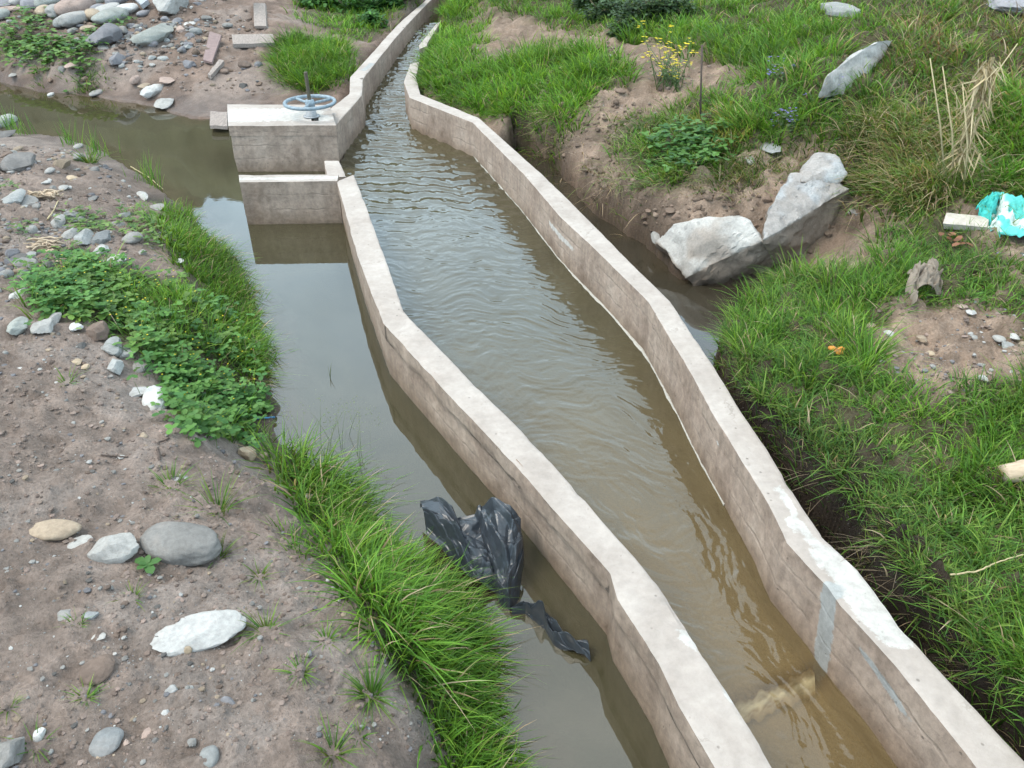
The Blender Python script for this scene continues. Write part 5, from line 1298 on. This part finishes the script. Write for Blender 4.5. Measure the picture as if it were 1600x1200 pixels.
# small tufts on bare earth
TUFT = [(415, 985, 34, 12, 'tallest thin grass tuft at the end of long white stone'), (340, 870, 30, 10, 'grass tuft at right end of the big grey oval stone'), (580, 1085, 44, 30, 'thick grass tuft on the dirt crest near lower centre'), (470, 1050, 26, 10, 'small grass tuft between white stone and dirt crest'),
        (510, 1000, 26, 8, 'small flat grass tuft below the near grass'), (134, 1090, 22, 12, 'small grass tuft beside the sunken brown stone'), (55, 1165, 28, 10, 'grass tuft in the bottom left corner'), (405, 900, 22, 9, 'tiny grass tuft right of the big grey oval stone'),
        (268, 762, 32, 18, 'low grass tuft in the middle of bare slope'), (340, 798, 50, 14, 'wide sparse grass tuft above the big grey oval stone'), (120, 975, 20, 7, 'tiny grass tuft left of long white stone'), (208, 935, 22, 6, 'tiny wispy tuft above the long white stone'),
        (520, 1175, 40, 12, 'grass tuft at the bottom edge of the dirt bank'), (560, 1150, 26, 8, 'thin tuft right above the bottom edge tuft'), (105, 598, 22, 6, 'thin olive tuft alone on the upper bare slope'), (140, 255, 26, 12, 'green tuft on crest of the upper left bank'), (12, 1105, 18, 6, 'tiny tuft at the left picture edge')]
for (px, py, w, cnt, lb) in TUFT:
    g = G(px, py); d = depth_at(g); Lm = 1.35 * w * d / FPX
    n = cnt * 4; az = r.uniform(0, 6.28, n); rad = .25 * Lm * np.sqrt(r.random(n)); p = np.column_stack([np.cos(az) * rad, np.sin(az) * rad, np.full(n, -.006)])
    ci = np.array(GREEN + OLIVE[:2])[r.integers(0, 6, n)] * r.uniform(.8, 1.2, n)[:, None]
    sz = blades(p, Lm * r.uniform(.5, 1.25, n), np.full(n, max(.0042, .0016 * d)) * r.uniform(.7, 1.3, n), az, r.uniform(.2, 1.2, n), r.uniform(.1, .8, n), ci * .5, ci)
    o = veg('grass_tuft', [sz], None, None); o.location = [float(v) for v in g]; tag(o, lb, 'grass tuft')
# broad leaf seedling
g = G(232, 888); o = empty('seedling', g, 'small broad leaved seedling between rough white rock and grey oval stone', 'plant')
az = np.array([.3, 1.6, 2.7, 4.2, 5.4, 3.5]); veg('leaf', [leaves(np.tile((0, 0, .02), (6, 1)).astype(float), np.array([.2, .5, .1, .3, .0, .6]), np.array([.032, .022, .034, .026, .034, .018]), az, np.tile((.07, .16, .045), (6, 1)), r, 1.5)], None, None, m=M_LEAF, parent=o)
# reeds standing in the pool edge
for (lst, lb) in (([(10, 200), (25, 205), (40, 210), (20, 195)], 'upright green rushes at the far left pool edge'), ([(106, 225), (112, 227)], 'few thin rush stems standing in shallow pool water left of the darker rushes'), ([(150, 240), (156, 243)], 'dark rushes at the pool edge below the small grey stone'), ([(225, 285), (240, 292), (232, 280)], 'short bright grass sprouting at the bank toe by the pool')):
    g0 = G(*lst[0]); S = []
    for q in lst:
        g = G(*q); n = 14; p = g + np.column_stack([r.normal(0, .06, n), r.normal(0, .05, n), np.full(n, -.03)]) - g0
        ci = np.array(GREEN)[r.integers(0, 4, n)]; S.append(blades(p, r.uniform(.12, .34, n), np.full(n, .008), r.uniform(0, 6.28, n), r.uniform(.02, .35, n), r.uniform(0, .3, n), ci * .7, ci))
    o = veg('rush_clump', S, None, None); o.location = [float(v) for v in g0]; tag(o, lb, 'rushes')

# ------------------------------------------------------------------ boards, rubbish and odd things
def board(name, quad, th, m, label, cat, seed=1):
    """flat board from four photo corners lying on the ground (px, py, height above ground)"""
    q = np.array([G(a, b) + np.array([0, 0, c]) for a, b, c in quad]); n, k = 16, 6
    c = q.mean(0); nn = np.cross(q[1] - q[0], q[3] - q[0]); nn /= np.linalg.norm(nn); nn *= np.sign(nn[2])
    V, us, vs = [], np.linspace(0, 1, n), np.linspace(0, 1, k)
    for side in (1, 0):
        for v in vs:
            for u in us:
                p = (q[0] * (1 - u) + q[1] * u) * (1 - v) + (q[3] * (1 - u) + q[2] * u) * v
                V.append(p + nn * th * (side - .3))
    V = np.array(V); d = fbm(V[:, 0] * 12, V[:, 1] * 12, V[:, 2] * 12, 3, seed) * .004; V += nn * d[:, None]
    f1 = grid_faces(k, n); f2 = grid_faces(k, n)[:, ::-1] + n * k
    F = [f1, f2]; rim = []
    ring = [j for j in range(n)] + [i * n + n - 1 for i in range(1, k)] + [(k - 1) * n + j for j in range(n - 2, -1, -1)] + [i * n for i in range(k - 2, 0, -1)]
    for a, b in zip(ring, ring[1:] + ring[:1]): rim.append([b, a, a + n * k, b + n * k])
    o = mesh_np(name, V - c, [np.vstack(F + [np.array(rim)])], m, smooth=False); o.location = [float(v) for v in c]
    return tag(o, label, cat)
M_WOOD = simple_mat('grey_wood', (.25, .21, .185), .85, .35, 14, stretch=(6, 1, 6))
M_WOOD2 = simple_mat('brown_wood', (.21, .15, .14), .8, .3, 14, stretch=(1, 6, 6))
M_WOOD3 = simple_mat('pale_wood', (.42, .33, .235), .8, .3, 16, stretch=(1, 7, 7))
board('wooden_plank', [(399, 46, .02), (418, 46, .02), (417, 17, .08), (399, 17, .08)], .04, M_WOOD, 'short upright grey board on far dirt near the top', 'plank', 2)
board('wooden_plank', [(365, 77, .03), (430, 75, .03), (428, 65, .06), (364, 66, .06)], .05, M_WOOD, 'grey weathered plank lying crosswise beside the grass clump', 'plank', 3)
board('wooden_plank', [(319, 101, .04), (333, 105, .04), (349, 70, .10), (331, 64, .10)], .03, M_WOOD2, 'dark reddish brown plank leaning down the far dirt slope', 'plank', 4)
board('wooden_plank', [(326, 124, .03), (331, 126, .03), (352, 106, .05), (344, 104, .05)], .05, M_WOOD, 'short broken grey plank piece below the reddish plank', 'plank', 5)
q = [(330, 207, .03), (357, 208, .03), (357, 186, .03), (331, 184, .03)]
board('wooden_plank', [(a, b, c + .02) for a, b, c in q], .035, M_WOOD, 'grey board floating in the pool against the gate block', 'plank', 6)
board('wooden_plank', [(1472, 362, .03), (1540, 368, .03), (1543, 356, .05), (1476, 350, .05)], .04, simple_mat('pale_board', (.42, .38, .33), .8, .25, 20), 'pale narrow plank in the grass beside the teal cloth', 'plank', 7)
board('stone_slab', [(205, 2, .1), (225, 22, .08), (236, 16, .1), (215, -6, .14)], .06, M_GREY, 'long pale grey flat slab leaning on the cobble heap', 'stone slab', 9)
board('broken_brick', [(188, -4, .1), (208, 6, .1), (212, 0, .16), (194, -10, .16)], .07, simple_mat('brick_red', (.30, .14, .10), .85, .3, 20), 'red broken brick on the cobble heap', 'brick', 10)
# cut log at the right edge
def log():
    a, b = GG(1560, 758, .05), GG(1640, 742, .05); k = np.linspace(0, 1, 14)[:, None]; c = a * (1 - k) + b * k
    V, F = tube(c, .036 * (1 + .08 * np.sin(np.linspace(0, 5, 14))), 14); V += .004 * fbm(V[:, 0] * 14, V[:, 1] * 14, V[:, 2] * 14, 3, 5)[:, None]
    o = mesh_np('wood_billet', V - a, F, M_WOOD3); o.location = [float(v) for v in a]; tag(o, 'pale tan piece of wood in the grass at right edge', 'wood')
log()
def stick(label, pxs, rad, m=None, h=.01, name='twig', cat='twig'):
    p = np.array([G(a, b) + np.array([0, 0, h]) for a, b in pxs]); k = np.linspace(0, len(p) - 1, 6 * len(p)); q = np.column_stack([np.interp(k, range(len(p)), p[:, i]) for i in range(3)]) + r.normal(0, .0012, (len(k), 3))
    V, F = tube(q - p[0], np.linspace(rad, rad * .6, len(k)), 7); o = mesh_np(name, V, F, m or M_TWIG); o.location = [float(v) for v in p[0]]; return tag(o, label, cat)
M_TWIG = simple_mat('dark_twig', (.075, .055, .045), .85, .3, 40)
stick('short straight dark twig lying on the bare slope', [(159, 714), (182, 716), (201, 717)], .0045)
stick('dark curved twig standing in the bare slope', [(250, 724), (247, 705), (250, 694), (265, 688)], .0055)
stick('pale dry stem lying across the right turf', [(1475, 920), (1515, 915), (1550, 900), (1590, 888)], .0035, M_STRAW, .07, 'dry_straw', 'straw')
stick('long dark twig along the lower gravel patch edge', [(1375, 580), (1440, 588), (1520, 596), (1580, 604)], .003)
stick('thin twig lying on the upper bank below the flat slab', [(80, 328), (110, 334), (140, 330)], .006)
stick('thin bent stick beside the upper left rubble', [(75, 345), (85, 330), (92, 316)], .006, M_STRAW)
stick('thin bare root trailing down the bank beside the mud', [(205, 262), (235, 280), (255, 297)], .005, M_STRAW)
stick('blue strip of plastic at the water edge below clover', [(388, 656), (408, 655), (430, 654)], .008, simple_mat('blue_plastic', (.05, .20, .36), .4, .2, 20), .008, 'plastic_strip', 'plastic strip')
# dark iron stake
b = GG(1096, 185, -.1); d = ray(1097, 70); t_ = b[1] / d[1]; e = np.array([d[0] * t_, d[1] * t_, H0 + d[2] * t_])
o = mesh_np('stake', *tube(np.array([b - b, (e - b) * .5, e - b]), [.0085, .008, .008], 8), M_TWIG); o.location = [float(v) for v in b]; tag(o, 'thin dark upright stake in the grass beside the yellow flowers', 'stake')

def cloth(name, outline, m, label, cat, z0, seed, amp, freq, n=60, colf=None, lift=None):
    """crumpled sheet from four boundary curves given as world points (top, bottom), left to right"""
    top, bot = [np.array(c) for c in outline]
    def rs(c): k = np.linspace(0, len(c) - 1, n); return np.column_stack([np.interp(k, range(len(c)), c[:, i]) for i in range(3)])
    T, B = rs(top), rs(bot); v = np.linspace(0, 1, n)[:, None, None]
    V = T[None] * (1 - v) + B[None] * v
    u = np.linspace(0, 1, n)[None, :] + 0 * V[..., 0]; vv = v[..., 0] + 0 * u
    w1 = u * freq[0] + .35 * fbm(u * 3, vv * 2, 0, 3, seed); w2 = vv * freq[1]
    f = (1 - np.abs(fbm(w1, w2, 0, 3, seed + 1, .55))) ; f2 = 1 - np.abs(fbm(w1 * 2.1 + w2, w2 * 1.9 - w1 * .6, 0, 3, seed + 2))
    dz = amp * (f * 1.0 + f2 * .55 - .9)
    V[..., 2] += dz; V[..., 0] += amp * .5 * fbm(w1, w2, 3, 3, seed + 4); V[..., 1] += amp * .5 * fbm(w1, w2, 7, 3, seed + 5)
    if lift is not None: V[..., 2] += lift(u, vv)
    V = V.reshape(-1, 3); c = V.mean(0)
    kw = {'colors': colf(u.ravel(), vv.ravel(), f.ravel())} if colf else {}
    o = mesh_np(name, V - c, [grid_faces(n, n)], m, **kw); o.location = [float(q) for q in c]
    o.modifiers.new('thickness', 'SOLIDIFY').thickness = .0015
    o.data.set_sharp_from_angle(angle=math.radians(28))
    return tag(o, label, cat)
M_PLAS = simple_mat('black_plastic', (.030, .036, .044), .32, .22, 22, 0, .55, .2)
top = [P(655, 780, .12), P(682, 769, .18), P(705, 786, .19), P(712, 803, .16), P(742, 803, .16), P(752, 790, .20), P(768, 781, .26), P(796, 795, .25), P(812, 818, .18)]
bot = [P(668, 835, .10), P(700, 868, .09), P(728, 895, .07), P(752, 918, .05), P(775, 926, .02), P(787, 965, -.02), P(800, 967, -.02), P(811, 934, .0), P(819, 885, .05)]
def folds(u, v, seed=61, n_=46, amp=.036):
    q_ = np.random.default_rng(seed); f = np.zeros_like(u)
    for k_ in range(n_):
        a_ = math.radians(90 + q_.normal(0, 26)) if k_ % 2 else q_.uniform(0, 3.14); cu, cv = q_.uniform(-.05, 1.05), q_.uniform(0, 1)
        d_ = (u - cu) * math.sin(a_) - (v - cv) * math.cos(a_) * .9; al_ = (u - cu) * math.cos(a_) + (v - cv) * math.sin(a_)
        d_ = d_ + .05 * np.sin(al_ * q_.uniform(3, 9) + q_.uniform(0, 6)); w_ = q_.uniform(.018, .13); L_ = q_.uniform(.2, .7)
        f += q_.choice([1, 1, -.7]) * q_.uniform(.3, 1) * amp * np.sqrt(w_ / .09) * np.maximum(1 - np.abs(d_) / w_, 0) * np.exp(-(al_ / L_)**4)
    return f + .035 * np.sin(v * 3.1)
cloth('plastic_sheet', (top, bot), M_PLAS, 'large crumpled black plastic sheet draped between near grass and wall', 'plastic sheet', 0, 501, .006, (3.2, 3.0), 150, lift=folds)
top = [P(797, 950, .0), P(818, 946, .02), P(842, 940, .05), P(862, 962, .05), P(880, 990, .06), P(915, 993, .07)]
bot = [P(800, 966, -.01), P(822, 960, .0), P(850, 985, .0), P(866, 1010, .0), P(905, 1020, .02), P(924, 1028, .02)]
cloth('plastic_sheet', (top, bot), M_PLAS, 'small twisted strip of black plastic in the water against the wall', 'plastic sheet', 0, 511, .006, (5, 1.4), 90, lift=lambda u, v: folds(u, v, 64, 22, .03) - .02)
top = [P(800, 960, -.03), P(840, 985, -.03), P(880, 1010, -.03), P(920, 1035, -.03)]
bot = [P(850, 1075, -.1), P(880, 1080, -.08), P(905, 1075, -.06), P(925, 1055, -.05)]
cloth('plastic_sheet', (top, bot), simple_mat('silted_plastic', (.11, .085, .055), .6, .35, 14), 'silty plastic sheet sunk under the pool water beside the twisted strip', 'plastic sheet', 0, 521, .02, (3, 1.6), 40)
def tealc(u, v, f):
    n_ = fbm(u * 6, v * 6, 0, 3, 533); a = sst(-.15, .25, n_)[:, None]
    return np.array([.52, .60, .56]) * a + np.array([.10, .46, .42]) * (1 - a)
M_TEAL = simple_mat('cloth', (.3, .6, .55), .8, .15, 60, attr=True)
top = [GG(1530, 345, .05), GG(1555, 335, .1), GG(1600, 335, .12), GG(1660, 332, .1)]
bot = [GG(1545, 372, .02), GG(1570, 378, .04), GG(1610, 382, .04), GG(1670, 385, .03)]
cloth('cloth', (top, bot), M_TEAL, 'crumpled teal and white cloth lying in grass at right edge', 'cloth', 0, 531, .07, (4, 2.4), 70, tealc)
top = [GG(1525, 345, .1), GG(1540, 333, .14), GG(1556, 335, .12)]
bot = [GG(1530, 358, .02), GG(1545, 360, .03), GG(1558, 352, .04)]
cloth('cloth', (top, bot), simple_mat('teal_cloth', (.05, .42, .38), .8, .2, 50), 'small bright teal bundle of cloth left of the larger cloth', 'cloth', 0, 541, .05, (3, 2), 40, None, lambda u, v: .05 * np.sin(v * 3.14) * np.sin(u * 3.14))
top = [GG(1412, 452, .10), GG(1435, 446, .14), GG(1460, 458, .12)]
bot = [GG(1422, 480, .02), GG(1440, 470, .05), GG(1462, 468, .03)]
cloth('cardboard_scrap', (top, bot), simple_mat('wet_cardboard', (.20, .165, .13), .85, .35, 12), 'curled grey brown cardboard scrap in grass above the gravel patch', 'cardboard', 0, 551, .05, (3, 1.5), 40, None, lambda u, v: .04 * np.sin(u * 3.14))
# orange fruit peel
g = G(1303, 563); V, F = merge([(round_rock(3, 77)[0] * np.array([.018, .015, .012]) + np.array(o_), [round_rock(3, 77)[1]]) for o_ in ((0, 0, .06), (.022, .006, .062), (.008, -.018, .056), (-.02, .012, .062))])
o = mesh_np('orange_peel', V, F, simple_mat('orange_skin', (.62, .24, .04), .5, .25, 30)); o.location = [float(v) for v in g]; tag(o, 'small orange fruit peel lying on the right turf', 'fruit peel')
# fallen dead leaves
for px, py, lb in ((1478, 382, 'reddish brown dead leaf in the turf below the pale plank'), (1490, 392, 'second reddish dead leaf just right of the first one')):
    g = G(px, py); n_ = 5; s = leaves(r.normal(0, .02, (n_, 3)) + np.array([0, 0, .05]), r.uniform(-.5, .6, n_), np.full(n_, .035), r.uniform(0, 6.28, n_), np.tile((.20, .09, .05), (n_, 1)) * r.uniform(.7, 1.2, (n_, 1)), r, 1.4)
    o = veg('dead_leaf', [s], None, None, m=M_DRY); o.location = [float(v) for v in g]; tag(o, lb, 'dead leaf')
# dry root scraps on the left rubble
for (px, py, w, lb) in ((75, 312, 50, 'tangle of dry roots beside the blue grey slab'), (70, 390, 60, 'pale dry root mass beside the left rubble cluster'), (110, 415, 34, 'splintered tan wood scrap above the clover patch')):
    g = G(px, py); d = depth_at(g); S = []
    for k in range(16):
        a = r.normal(0, .3); Lr = w * d / FPX * r.uniform(.4, 1); c = r.normal(0, .02, 3); t_ = np.linspace(-.5, .5, 7)[:, None]
        S.append(tube(np.array([math.cos(a), math.sin(a), 0]) * t_ * Lr + c + np.array([0, 0, .03]) + r.normal(0, .008, (7, 3)), .005 * r.uniform(.5, 1.6), 5))
    o = mesh_np('dry_roots', *merge(S), M_WOOD3 if 'tan' in lb or 'pale' in lb else M_WOOD); o.location = [float(v) for v in g]; tag(o, lb, 'dry roots')
# floating grass leaf in the pool and root hairs hanging under the turf
p0 = P(516, 592, .0); s = blades(np.tile(p0, (4, 1)) * 0, np.array([.11, .08, .06, .1]), np.full(4, .004), np.array([1.2, 1.5, 4.9, 1.9]), np.array([.25, .4, .9, .2]), np.full(4, .2), np.tile((.07, .1, .03), (4, 1)), np.tile((.14, .18, .06), (4, 1)))
o = veg('grass_sprig', [s], None, None); o.location = [float(v) for v in p0]; tag(o, 'thin lone grass sprig rising from the still pool', 'grass sprig')
x, y = sample(Gl([(1240, 684), (1262, 690), (1375, 830), (1470, 960), (1540, 1060), (1525, 1065), (1465, 990), (1370, 860)]), 70, r, (), .004); n = len(x)
z = ground(x, y, False) - r.uniform(0, .1, n); c = np.array(((.20, .15, .10), (.13, .095, .06), (.30, .24, .16)))[r.integers(0, 3, n)]
sR = blades(np.column_stack([x - .02, y, z]), r.uniform(.05, .16, n), np.full(n, .0018), math.pi + r.normal(0, .6, n), r.uniform(.9, 1.6, n), r.uniform(.6, 1.6, n), c * .7, c, segs=4, tipfrac=5)
veg('root_fringe', [sR], 'fringe of fine pale roots hanging from the undercut turf', 'roots', m=M_DRY)

# ------------------------------------------------------------------ light, sky, camera
SUN_EL, SUN_AZ = math.radians(58), math.radians(-105)          # azimuth from +Y towards +X
w = bpy.data.worlds.new('World'); scene.world = w; w.use_nodes = True
nt = w.node_tree; nt.nodes.clear()
sky = N(nt, 'ShaderNodeTexSky', sky_type='NISHITA'); sky.sun_disc = False; sky.sun_elevation = SUN_EL; sky.sun_rotation = SUN_AZ
sky.air_density = 1.1; sky.dust_density = 3.0
tc = N(nt, 'ShaderNodeTexCoord').outputs['Generated']
mp = N(nt, 'ShaderNodeMapping'); mp.inputs['Scale'].default_value = (1, 1, 2.2); nt.links.new(tc, mp.inputs[0])
cn = noise_node(nt, 2.3, 7, .6, mp.outputs[0], .5)
cloud = ramp(nt, cn.outputs[0], [(.3, (9.6, 11.2, 12.4)), (.55, (12.2, 13.4, 14.2)), (.75, (16.5, 17.0, 17.2))]).outputs[0]
cov = ramp(nt, cn.outputs[0], [(.25, .72), (.5, .93)]).outputs[0]
sz = N(nt, 'ShaderNodeSeparateXYZ'); nt.links.new(tc, sz.inputs[0])
haze = ramp(nt, sz.outputs[2], [(.20, (1.15, 1.42, 1.62)), (.52, (1.12, 1.30, 1.42)), (.80, (.92, .94, .95))]).outputs[0]
mixs = mixc(nt, 1, mixc(nt, cov, sky.outputs[0], cloud), haze, 'MULTIPLY')
bg = N(nt, 'ShaderNodeBackground'); bg.inputs['Strength'].default_value = .15; nt.links.new(mixs, bg.inputs[0])
ow = N(nt, 'ShaderNodeOutputWorld'); nt.links.new(bg.outputs[0], ow.inputs[0])

sl = bpy.data.lights.new('sun', 'SUN'); sl.energy = 3.2; sl.angle = math.radians(30); sl.color = (1, .925, .82)
so = link(bpy.data.objects.new('sun', sl))
sd = Vector((math.sin(SUN_AZ) * math.cos(SUN_EL), math.cos(SUN_AZ) * math.cos(SUN_EL), math.sin(SUN_EL)))
so.rotation_euler = sd.to_track_quat('Z', 'Y').to_euler(); so.location = (4, 6, 9)

cam = bpy.data.cameras.new('camera'); cam.sensor_fit = 'HORIZONTAL'; cam.sensor_width = 36; cam.lens = 36 * FPX / 1600; cam.clip_start = .05; cam.clip_end = 2000
co = link(bpy.data.objects.new('camera', cam)); co.location = (0, 0, H0); co.rotation_euler = (math.radians(90) - PITCH, 0, 0)
scene.camera = co
scene.render.engine = 'CYCLES'
scene.cycles.use_denoising = True
try: scene.cycles.denoiser = 'OPENIMAGEDENOISE'
except Exception: pass
scene.cycles.max_bounces = 4; scene.cycles.diffuse_bounces = 3; scene.cycles.transparent_max_bounces = 4
scene.cycles.use_adaptive_sampling = True; scene.cycles.adaptive_threshold = .03
scene.render.film_transparent = False
scene.view_settings.view_transform = 'Standard'; scene.view_settings.look = 'None'; scene.view_settings.exposure = 0; scene.view_settings.gamma = 1
